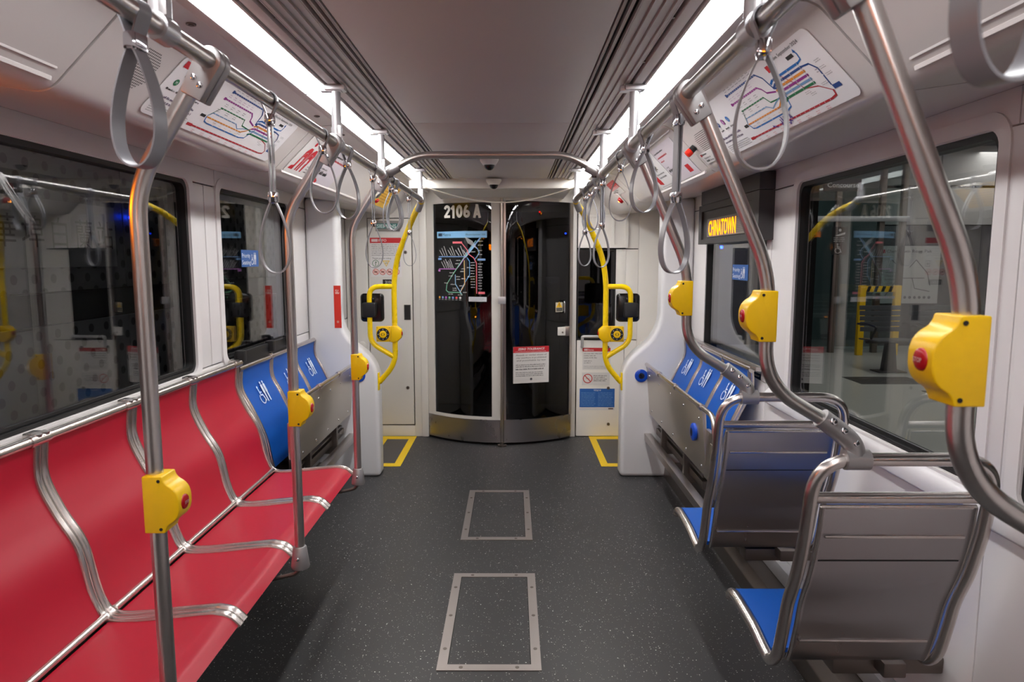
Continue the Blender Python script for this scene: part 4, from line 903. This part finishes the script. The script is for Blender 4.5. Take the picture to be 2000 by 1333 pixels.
F.layer = 2; F.lines(.03, .30, .165, .185, 1, BLK, .5, .1); F.lines(.03, .33, .14, .16, 1, RED, .6, .05); F.lines(.03, .16, .118, .136, 1, RED, .6); F.lines(.03, .15, .082, .098, 1, GRY, .5); F.lines(.03, .2, .05, .076, 1, BLK, .8, .05); F.poly([(.06, .0), (.12, .0), (.13, .02), (.09, .035)], RED); F.build('print', b)
(b, F), W, H = cove_board('notice_card', 1, 3.62, 3.30, .02, .218, (228, 226, 226), 'white notice card asking about an error in bold on the right cove', 'poster')
F.layer = 2; F.poly([(.03, .175), (.09, .185), (.09, .178), (.035, .166)], RED); F.text("Don't", .11, .14, .026, BLK, bold=.02); F.text('forget!', .12, .105, .026, BLK, bold=.02); F.lines(.12, .28, .05, .09, 2, GRY, .5); F.poly([(.03, .03), (.10, .02), (.10, .05), (.085, .09), (.05, .11), (.035, .09)], RED); F.lines(.03, .29, .008, .016, 1, GRY, .4, .05); F.build('print', b)
(b, F), W, H = cove_board('notice_card', 1, 3.29, 2.90, .02, .218, (212, 204, 212), 'lilac notice card with red heading on the right cove behind a long strap', 'poster')
F.layer = 2; F.lines(.02, .2, .165, .18, 1, BLK, .5, .1); F.lines(.02, .2, .14, .155, 1, RED, .6, .1); F.lines(.02, .1, .118, .132, 1, RED, .6); F.lines(.02, .08, .082, .095, 1, GRY, .5); F.lines(.02, .18, .054, .078, 1, BLK, .8, .05); F.rect(.27, .02, .33, .06, RED); F.build('print', b)
# yellow notice and red knob box, far left cove
(b, F), W, H = cove_board('safety_notice', -1, 4.60, 5.05, .0, .205, (232, 180, 26), 'yellow safety notice on the far left cove by the cab', 'sticker')
F.layer = 2; F.line([(.01, .17), (.44, .17)], .004, (150, 96, 20)); F.lines(.05, .42, .03, .155, 6, (178, 118, 22), .5); F.lines(.06, .3, .176, .2, 1, (110, 70, 10), .7, .05); F.build('print', b)
n = Vector((.7071, 0, -.7071)); c = cove_o(-1, 4.50, .125)
t = thing('keyed_handle', 'white round cover with grey turn lock beside the yellow notice', 'handle', c); MB().disc(c, n, .05, .01, 22, 0, .012).build('cover', back_m, t); m = MB(); m.disc(c + n * .021, n, .022, .006, 16); m.build('turn_lock', dgrey_m, t)
c = cove_o(-1, 4.66, .17); tag(MB().disc(c, n, .017, .008, 16, 0, .010).build('alarm_button', btn_red, None, org=c), 'small red alarm button at the corner of the yellow notice', 'button')
# far right cove: red label and lit indicator
(b, F), W, H = cove_board('safety_notice', 1, 4.76, 4.46, .012, .075, (188, 62, 62), 'red and white emergency label on the far right cove', 'sticker')
F.layer = 2; F.rect(0, 0, .3, .02, (216, 150, 150)); F.lines(.02, .28, .03, .055, 2, (220, 150, 150), .4); F.build('print', b)
n = Vector((-.7071, 0, -.7071)); c = cove_o(1, 4.72, .155)
t = thing('emergency_cover', 'clear domed cover with glowing amber lamp on the far right cove', 'cover', c)
MB().disc(c, n, .055, .004, 22).build('base_plate', back_m, t); MB().disc(c + n * .004, n, .022, .012, 16, 0, .008).build('turn_handle', btn_red, t); MB().disc(c + n * .004 + Vector((0, .035, 0)), n, .008, .012, 12, 0, .006).build('lamp', amberlamp_m, t)
(b, F), W, H = cove_board('door_card', 1, 4.82, 4.44, .078, .12, (222, 216, 212), 'white strip of black bars below the red label on the right cove', 'sticker'); F.layer = 2; F.line([(.05, .03), (.2, .02)], .006, (80, 76, 76)); F.line([(.1, .036), (.25, .03)], .004, (110, 106, 106)); F.build('print', b)

# cab door: number, system map, notices (all follow the curve of the leaf)
def dfn(u, v, h): a = u / DR; r = DR + .0045 + h; return Vector((r * math.sin(a), DY - r * math.cos(a), v))
uu = lambda x: DR * ax(x)
def door_print(name, lab, cat, draw):
    F = Flat(dfn, True); draw(F); o = F.mb.build(name, [ink(c) for c in F.cols], None, smooth=0, recalc=False, org=(0, 5.22, 1.2)); return tag(o, lab, cat)
def d_num(F):
    c = (225, 223, 216); H, wd, st = .092, .051, .0195; x = uu(-.442); y = 1.762
    L = lambda P: F.line([(x + p * wd, y + q * H) for p, q in P], st, c)
    arc = lambda cx, cy, rx, ry, a0, a1, n=12: [(cx + rx * math.cos(math.radians(a0 + (a1 - a0) * i / n)), cy + ry * math.sin(math.radians(a0 + (a1 - a0) * i / n))) for i in range(n + 1)]
    L(arc(.5, .72, .36, .2, 165, -35) + [(.14, .1)]); L([(.10, .095), (.92, .095)]); x += wd * 1.22
    L([(.42, 0), (.42, .93)]); L([(.42, .9), (.12, .74)]); x += wd * .92
    L(arc(.5, .5, .34, .41, 0, 360, 24)); x += wd * 1.2
    L(arc(.5, .29, .34, .205, 0, 360, 20)); L(arc(.62, .30, .46, .62, 180, 100)); x += wd * 1.62
    L([(.1, 0), (.5, .95), (.9, 0)]); L([(.24, .26), (.76, .26)])
door_print('car_number', 'large white car number 2106 A at the top of the left cab door glass', 'number', d_num)
def d_map(F):
    a, b = uu(-.505), uu(-.112); W = b - a; X = lambda q: a + q * W; Z = lambda q: 1.155 + q * .50
    pb, lb, gn, pk, og = (150, 196, 236), (120, 160, 214), (120, 190, 160), (232, 110, 124), (232, 190, 120)
    F.rect(X(0), 1.608, X(1), 1.658, (132, 186, 228)); F.layer = 2; F.rect(X(.03), 1.622, X(.12), 1.645, (40, 60, 84)); F.text('Metro', X(.13), 1.622, .024, (32, 48, 70), width=.078); F.text('Effective September 2024', X(.97), 1.627, .012, (40, 60, 90), 'r', width=.155)
    L = lambda P, c, w=.0062: F.line([(X(p), Z(q)) for p, q in P], w, c)
    L([(.04, .62), (.57, .62), (.80, .86)], lb); L([(.04, .43), (.42, .43), (.5, .5), (.60, .62)], (190, 120, 200)); L([(.80, .86), (.22, .20), (.20, .10), (.25, .07), (.48, .07), (.53, .04)], gn)
    L([(.40, .34), (.40, .20), (.52, .05)], pb); L([(.58, .56), (.585, .2), (.50, .08)], og); L([(.64, .60), (.68, .55), (.68, .34), (.60, .24), (.50, .09)], (100, 160, 216)); L([(.52, .84), (.64, .72), (.66, .66), (.76, .60), (.81, .52), (.81, .06)], pk)
    L([(.76, .79), (.83, .74), (.86, .68), (.82, .62), (.78, .58)], lb); L([(.60, .62), (.78, .80)], pb, .017); L([(.59, .645), (.765, .82)], (200, 150, 110), .006); L([(.78, .80), (.88, .90)], lb, .01)
    F.rect(X(.35), Z(.82), X(.54), Z(.85), pk); F.rect(X(.84), Z(.05), X(.96), Z(.085), pk); F.rect(X(.83), Z(.56), X(.97), Z(.59), lb); F.rect(X(.02), Z(.57), X(.10), Z(.60), lb); F.rect(X(.02), Z(.39), X(.07), Z(.42), (190, 120, 200))
    w = (206, 206, 208)
    for k, q in enumerate([.06, .11, .16, .25, .29, .33, .41, .46, .51, .56]): L([(q, .72 + .03 * (k % 3)), (q + .07, .635)], w, .004)
    for k, q in enumerate([.10, .15, .19, .23, .26, .29]): L([(q, .54 + .02 * (k % 3)), (q + .07, .445)], w, .004)
    for k in range(6): L([(.60 + .025 * k, .92 - .012 * k), (.66 + .03 * k, .82 - .015 * k)], w, .004)
    for k in range(10): F.lines(X(.84), X(.84 + .09), Z(.12 + k * .042), Z(.14 + k * .042), 1, w, .7); F.lines(X(.70), X(.79), Z(.14 + k * .042), Z(.16 + k * .042), 1, w, .7)
    for q, z in ((.28, .36), (.26, .31), (.42, .55), (.40, .50), (.42, .30), (.42, .26), (.52, .42), (.50, .38), (.52, .27), (.64, .30), (.63, .44), (.30, .18), (.16, .20), (.34, .12), (.34, .09), (.55, .06), (.25, .03), (.45, .02), (.84, .64), (.84, .70), (.84, .78), (.84, .84), (.70, .68), (.48, .16)): F.lines(X(q), X(q + .1), Z(z), Z(z + .022), 1, w, .7)
    for k, c in enumerate(((224, 160, 60), (130, 170, 220), (180, 90, 190), (110, 180, 140), (120, 150, 214), (226, 84, 90), (220, 220, 222))):
        x = X(.045 + .075 * k); F.disc(x, 1.148, .0095, c, n=12); F.lines(x - .01, x + .01, 1.128, 1.135, 1, w, .7, .1)
    F.rect(X(.66), 1.122, X(.99), 1.158, (206, 208, 214)); F.layer = 3; F.lines(X(.68), X(.97), 1.127, 1.153, 3, (110, 112, 120), .4)
door_print('system_map', 'light rail system map printed on the black left cab door glass', 'map', d_map)
def paper_fn(x0, x1, z0, dx=0):
    p0, p1 = dfn(uu(x0), 0, .004), dfn(uu(x1), 0, .004); return Vector((p0.x, p0.y, z0)), (p1 - p0)
o, ux = paper_fn(.085, .36, .492); W = ux.length
b, F = board('warning_notice', o - Vector((0, .03, 0)), ux, (0, 0, 1), W, .285, (226, 224, 222), 'white ZERO TOLERANCE notice with red heading taped to the right cab door leaf', 'notice')
F.layer = 2; F.rect(0, .238, W, .285, (204, 32, 48)); F.layer = 3; F.text('ZERO TOLERANCE', W / 2, .258, .017, WHT, 'c', width=W * .74, bold=.02, shear=.2); F.lines(.015, W - .015, .241, .252, 1, (240, 214, 214), .5, .05)
for k, tx in enumerate(('Assault or verbal abuse of', 'city workers is prohibited', 'and punishable by law')): F.text(tx, W / 2, .214 - .021 * k, .012, (44, 40, 44), 'c', width=W * (.86 - .02 * k), shear=.15)
F.lines(.02, W - .02, .122, .15, 2, BLK, .5, .06); F.lines(.02, W - .03, .1, .115, 1, BLK, .7, .1); F.lines(.02, W - .03, .05, .09, 3, BLK, .45, .1); F.disc(W / 2, .03, .010, (70, 70, 80), n=8); F.lines(.01, W - .01, .024, .028, 1, (170, 168, 170), .4, .02); F.build('print', b)
o, ux = paper_fn(.413, .468, 1.035); W = ux.length
b, F = board('hazard_sticker', o - Vector((0, .006, 0)), ux, (0, 0, 1), W, .075, (222, 214, 196), 'small yellow triangle hazard sticker beside the cab door handle', 'sticker')
F.layer = 2; F.poly([(.003, .036), (W - .003, .036), (W / 2, .082)], (238, 190, 20)); F.layer = 3; F.line([(W / 2, .07), (W / 2, .05)], .005, BLK); F.disc(W / 2, .043, .003, BLK, n=8); F.rect(.004, .006, W - .004, .033, BLK); F.layer = 4; F.lines(.007, W - .007, .01, .03, 2, (190, 186, 170), .5, .1); F.build('print', b)

# left equipment cabinet: maker's plate, info notice, number, recess handle, locks
yb = YB - .0052
t, F = board('maker_plate', (-1.005, yb, 1.665), (1, 0, 0), (0, 0, 1), .195, .082, mat('plate_grey', (150, 148, 146), .35, .6), 'grey metal plate with teal SIEMENS lettering on the left cabinet', 'plate', .004)
F.layer = 1; F.rect(0, .022, .175, .062, (52, 120, 118)); F.layer = 2; F.text('SIEMENS', .088, .028, .028, (206, 222, 220), 'c', width=.155, bold=.03); F.build('print', t)
t, F = board('info_notice', (-1.052, yb, 1.305), (1, 0, 0), (0, 0, 1), .247, .31, (222, 220, 220), 'white passenger information notice with red header on the left cabinet', 'notice')
F.layer = 2; F.rect(0, .268, .247, .31, (196, 34, 42)); F.layer = 3; F.rect(.012, .278, .062, .30, (226, 200, 200)); F.text('INFO', .068, .279, .021, (240, 226, 226)); F.lines(.012, .235, .165, .262, 7, GRY, .4, .12); F.text('Thank you for riding', .016, .142, .012, (60, 56, 58), width=.15)
F.hoop(.042, .108, .027, .004, (60, 120, 70)); F.line([(.042, .09), (.042, .12), (.05, .115)], .005, (50, 100, 60)); F.poly([(.098, .13), (.155, .13), (.127, .08)], (222, 186, 80)); F.layer = 4; F.poly([(.108, .124), (.145, .124), (.127, .09)], (230, 224, 200)); F.line([(.122, .12), (.122, .104)], .004, BLK); F.line([(.132, .12), (.132, .104)], .004, BLK)
F.layer = 3; F.rect(.195, .082, .235, .13, BLK); F.layer = 4; F.rect(.199, .086, .231, .126, (224, 222, 220)); F.layer = 5; F.disc(.215, .104, .009, BLK, n=8)
for k in range(4): F.layer = 3; F.hoop(.042 + .055 * k, .04, .025, .004, (200, 60, 58)); F.disc(.042 + .055 * k, .04, .02, (234, 200, 192)); F.layer = 4; F.rect(.03 + .055 * k, .034, .054 + .055 * k, .046, (130, 96, 90)); F.line([(.026 + .055 * k, .056), (.058 + .055 * k, .024)], .004, (200, 60, 58))
F.build('print', t)
t, F = board('number_plate', (-.957, yb, 1.243), (1, 0, 0), (0, 0, 1), .105, .042, (26, 25, 25), 'small black plate with car number 2106 on the left cabinet', 'plate'); F.layer = 2; F.text('2106', .05, .01, .022, (206, 204, 200), 'c', width=.06, bold=.02); F.build('print', t)
m = MB(); ringprism(m, [(-.79, .96), (-.738, .96), (-.738, 1.082), (-.79, 1.082)], [(-.784, .966), (-.744, .966), (-.744, 1.076), (-.784, 1.076)], 'y', YB - .008, YB - .003); h_ = m.build('recess_handle', dgrey_m, None, org=(-.764, YB, 1.02)); tag(h_, 'narrow black recessed pull on the left cabinet door', 'handle'); MB().box(-.784, -.744, YB - .006, YB - .004, .966, 1.076).build('recess', gap_m, h_)
for z, lab in ((1.50, 'small round lock on the left cabinet door, above its recessed pull'), (.405, 'small round lock on the left cabinet door, below its recessed pull')):
    k = MB().disc((-.772, YB - .004, z), (0, -1, 0), .014, .005, 16).build('cabinet_lock', darksteel_m, None, org=(-.772, YB, z)); tag(k, lab, 'lock'); MB().box(-.776, -.768, YB - .0105, YB - .0085, z - .006, z + .006).build('key_slot', gap_m, k)

# right cubicle door: fares, no smoking, rights notice
yb = YB - .0125
t, F = board('fares_notice', (.647, yb, .555), (1, 0, 0), (0, 0, 1), .225, .18, (224, 222, 220), 'white fares notice with red header on the right cubicle door', 'notice'); F.layer = 2; F.rect(0, .15, .225, .18, (204, 44, 48)); F.layer = 3; F.rect(.012, .156, .04, .172, (240, 210, 210)); F.text('Fares', .045, .156, .016, WHT); F.lines(.012, .19, .09, .142, 3, GRY, .45, .5); F.lines(.012, .1, .05, .08, 2, GRY, .45, .4); F.lines(.012, .2, .01, .035, 2, (150, 148, 148), .4, .1); F.build('print', t)
t, F = board('prohibition_notice', (.645, yb, .428), (1, 0, 0), (0, 0, 1), .225, .105, (226, 224, 222), 'notice with red prohibition circle on the right cubicle door', 'notice'); F.layer = 2; F.hoop(.046, .055, .039, .007, (206, 52, 46)); F.line([(.022, .08), (.07, .03)], .007, (206, 52, 46)); F.lines(.03, .062, .048, .06, 1, (170, 120, 112), .6, .1); F.lines(.092, .21, .03, .085, 4, (84, 76, 76), .5, .25); F.build('print', t)
t, F = board('rights_notice', (.627, yb, .222), (1, 0, 0), (0, 0, 1), .285, .178, (228, 228, 230), 'blue TITLE VI notice with two text columns on the right cubicle door', 'notice'); F.layer = 2; F.rect(0, .024, .285, .178, (40, 100, 180)); F.layer = 3; F.text('TITLE VI', .143, .158, .012, WHT, 'c', bold=.02); F.lines(.012, .132, .034, .15, 9, (120, 164, 216), .4, .1); F.lines(.15, .275, .034, .15, 9, (120, 164, 216), .4, .1); F.rect(.235, .006, .275, .018, (120, 100, 92)); F.build('print', t)

# priority stickers on the windows
for s, y0, y1, z0, z1, side in ((-1, 3.435, 3.665, 1.405, 1.49, 'left'), (1, 3.715, 3.47, 1.335, 1.415, 'right')):
    W = abs(y1 - y0); H = z1 - z0
    t, F = board('priority_sticker', (s * 1.2735, y0, z0), (0, -s, 0), (0, 0, 1), W, H, (44, 92, 160), 'blue Priority Seating sticker on the %s window above the blue bench' % side, 'sticker', .0006)
    F.layer = 2; F.text('Priority', .008, H * .55, H * .27, WHT, width=W * .46); F.text('Seating', .008, H * .14, H * .27, WHT, width=W * .48); wheelchair(F, W * .55, H * .13, H * .62, WHT); F.build('print', t)
# ================================================================== OUTSIDE THE WINDOWS
# left: tunnel wall of punched metal panels with station name
tw = thing('tunnel_cladding', 'grey punched metal wall panels beyond the left windows', 'cladding', (-2.4, 4, 0))
punch = dots_mat('punched_panel', (92, 90, 90), (30, 28, 28), 9.5, .24)
for k in range(7):
    for z0, z1 in ((-.6, 1.09), (1.27, 2.9)):
        MB().box(-2.45, -2.4, -1 + 1.8 * k + .004, -1 + 1.8 * (k + 1) - .004, z0, z1, bev=.004).build('panel', punch, tw)
MB().box(-2.47, -2.43, -1, 11.6, -.8, 3.0).build('backing', gap_m, tw)
MB().box(-2.46, -2.41, -1, 11.6, 1.1, 1.26).build('dark_band', gap_m, tw)
t, F = board('station_sign', (-2.399, 3.25, 1.40), (0, 1, 0), (0, 0, 1), 1.05, .36, (132, 130, 129), 'grey station sign in Chinese characters on the tunnel wall', 'sign', .004)
F.layer = 2
for k, ch in enumerate('華埠白蘭站'): F.text(ch, .03 + .2 * k + (.03 if k > 1 else 0), .12, .13, (22, 20, 20))
F.build('print', t)
MB().box(-5, -1.5, -3, 12, -.9, -.8).build('tunnel_floor', gap_m, tw)
tag(MB().disc((-2.38, 4.45, 1.71), (1, 0, 0), .012, .01, 10, 0, .008).build('signal_lamp', blueglow_m, None, org=(-2.38, 4.45, 1.71)), 'small blue lamp on the tunnel wall beyond the left window', 'lamp')
# right: platform
pf = mat('platform_terrazzo', (176, 176, 168), .3, noise=.05, nscale=(2, 2, 2))
tag(MB().box(1.45, 16, -4, 16, -.5, 0).build('floor_platform', pf), kind='structure')
tag(MB().box(1.45, 1.62, -4, 11, 0, .003).build('edge_strip', mat('edge_yellow', (206, 170, 40), .5), None, org=(1.5, 6, 0)), 'yellow tactile strip along the platform edge', 'strip')
bw = struct('wall_platform')
clad = dots_mat('perforated_cladding', (196, 192, 190), (96, 94, 94), 34, .30)
tile = mat('dark_cladding', (66, 64, 68), .35)
for k in range(9):
    x = 6.1 + k * 1.05
    MB().box(x, x + 1.03, 11.5, 11.56, 2.02, 2.62, bev=.01).build('panel', mat('pale_cladding', (196, 192, 190), .5), bw); MB().box(x, x + 1.03, 11.5, 11.56, 2.66, 3.3, bev=.01).build('panel', mat('pale_cladding', (196, 192, 190), .5), bw)
    MB().box(x, x + 1.04, 11.45, 11.52, 0, 2.0, bev=.006).build('panel', tile, bw)
MB().box(1.4, 16, 11.6, 11.7, -.5, 4).box(15.9, 16, -4, 11.7, -.5, 4).build('wall_backing', mat('station_grey', (92, 92, 94), .6), bw)
tag(MB().box(1.45, 16, -4, 11.7, 3.6, 3.7).build('ceiling_platform', mat('station_ceiling', (70, 72, 74), .6)), kind='structure')
for k, x in enumerate((4.5, 8.0)):
    o = tag(MB().box(x - .07, x + .07, 1, 9.8, 3.5, 3.56).build('tube_light', emit_mat('tube_glow_%d' % k, (255, 250, 240), 4), None, org=(x, 6, 3.5)), 'long glowing tube light under the platform ceiling, %s row' % ('nearer' if k == 0 else 'farther'), 'light', 'platform tube lights')
# lift enclosure of glass with steel posts, yellow barrier in front
lt = thing('glass_lift', 'glass walled lift shaft on the station platform', 'lift', (5.2, 10.9, 0))
for x in (4.45, 5.05, 5.72, 6.05): MB().box(x - .04, x + .04, 10.56, 10.64, 0, 3.58, bev=.005).build('post', darksteel_m, lt)
for a, b in ((4.49, 5.01), (5.09, 5.68), (5.76, 6.01)): MB().box(a, b, 10.59, 10.61, .05, 3.4).build('glass_panel', elev_glass, lt)
MB().box(4.45, 6.05, 11.35, 11.42, 0, 3.4).build('shaft_wall', mat('lift_wall', (96, 104, 104), .4), lt)
MB().box(4.3, 6.1, 10.5, 10.56, 2.02, 2.1, bev=.01).build('lintel', alu_m, lt)
sg, F = board('lift_sign', (4.95, 10.54, 1.52), (1, 0, 0), (0, 0, 1), .24, .42, (24, 24, 26), 'dark sign with lift and wheelchair symbols on the glass lift', 'sign', .004); F.layer = 2; wheelchair(F, .06, .02, .15, (200, 200, 200), 0); F.lines(.03, .21, .19, .27, 3, (180, 180, 180), .5); F.disc(.12, .37, .022, (200, 200, 200), n=10); F.poly([(.05, .29), (.2, .34), (.2, .31), (.1, .28)], (200, 200, 200)); F.build('print', sg)
br = thing('barrier', 'yellow barrier with black striped top bar before the lift', 'barrier', (5.6, 10.3, 0))
for x in (5.34, 5.87): MB().box(x - .045, x + .045, 10.26, 10.34, 0, 1.06, bev=.008).build('post', yel_m, br)
m = MB(); m.box(5.38, 5.83, 10.28, 10.32, .96, 1.05, bev=.004); tb = m.build('top_bar', yel_m, br)
for k in range(4): MB().add([(5.39 + .11 * k + dx, 10.279, z) for dx, z in ((0, .962), (.05, .962), (.08, 1.048), (.03, 1.048))], [(0, 1, 2, 3)]).build('stripe', blkm_m, tb)
MB().box(5.38, 5.83, 10.285, 10.315, .86, .90).build('hand_rail', alu_m, br)
sn_, F = board('concourse_sign', (4.27, 9.4, 2.36), (1, 0, 0), (0, 0, 1), .50, .16, (30, 30, 32), 'dark hanging sign reading Concourse', 'sign', .03); F.layer = 60; F.text('Concourse', .25, .05, .065, (190, 190, 190), 'c', width=.42); F.layer = 2; F.build('print', sn_)
mb_, F = board('map_board', (6.15, 11.40, .72), (1, 0, 0), (0, 0, 1), 1.0, .95, (190, 188, 186), 'white station map board on the dark platform wall', 'board', .02)
F.layer = 50; F.text('Chinatown Rose Pak', .1, .84, .05, (90, 88, 90), width=.75); F.rect(.03, .83, .08, .89, (190, 90, 96))
for P in ([(.1, .1), (.3, .4), (.3, .62), (.2, .72)], [(.3, .42), (.75, .42)], [(.55, .42), (.6, .25), (.85, .2)], [(.5, .6), (.6, .72), (.8, .5), (.85, .3)]): F.line(P, .012, (110, 106, 108))
for k in range(6): F.disc(.45 + .08 * k, .1, .025, (120, 118, 120), n=8); F.lines(.1, .4, .5 - .06 * k, .53 - .06 * k, 1, (130, 128, 130), .5)
F.build('print', mb_)
# slatted benches
def bench_out(x, y, lab):
    t = thing('platform_bench', lab, 'bench', (x, y, 0), 'grey platform benches')
    for k in range(5): MB().box(x - .27, x + .27, y + .24 + .012 * k, y + .255 + .012 * k, .50 + .07 * k, .56 + .07 * k, bev=.003).build('back_slat', mat('bench_grey', (92, 94, 98), .35, .4), t)
    for k in range(5): MB().box(x - .3, x + .3, y - .25 + .095 * k, y - .165 + .095 * k, .415 - .004 * k, .432 - .004 * k, bev=.003).build('seat_slat', mat('bench_grey', (92, 94, 98), .35, .4), t)
    MB().rprism([(x - .09, 0), (x + .09, 0), (x + .05, .38), (x - .05, .38)], 'y', y - .05, y + .05, .01).build('pedestal', dgrey_m, t)
    MB().box(x - .18, x + .18, y - .12, y + .12, 0, .015, bev=.004).build('foot_plate', dgrey_m, t); MB().box(x - .31, x + .31, y - .03, y + .03, .37, .405, bev=.004).build('beam', dgrey_m, t)
    for dx in (-.3, .3):
        MB().tube(fillet([(x + dx, y + .26, .60), (x + dx, y + .02, .62), (x + dx, y - .22, .60), (x + dx, y - .1, .44)], .05), .014, 8).build('arm_rest', blkm_m, t)
    return t
o = bench_out(4.95, 8.75, 'grey slatted platform bench nearest the lift'); dup(o, (5.62, 8.75, 0), 'grey slatted platform bench farther from the lift'); dup(o, (6.29, 8.75, 0), 'third grey slatted platform bench along the row')
for k, (x, y) in enumerate(((4.55, 8.1), (5.0, 7.2), (5.9, 8.2))):
    t = thing('floor_grating', 'dark slotted floor grating in the platform, %s' % ('under the first bench', 'before the first bench', 'under the second bench')[k], 'grating', (x, y, 0))
    for j in range(6): MB().box(x - .4, x + .4, y - .25 + j * .085, y - .19 + j * .085, .0, .004).build('bar', dgrey_m, t)
tag(MB().box(3.1, 3.4, 10.9, 10.94, 1.62, 1.66).build('signal_lamp', blueglow_m, None, org=(3.2, 10.9, 1.64)), 'glowing blue lamp bar at the far platform end', 'lamp')
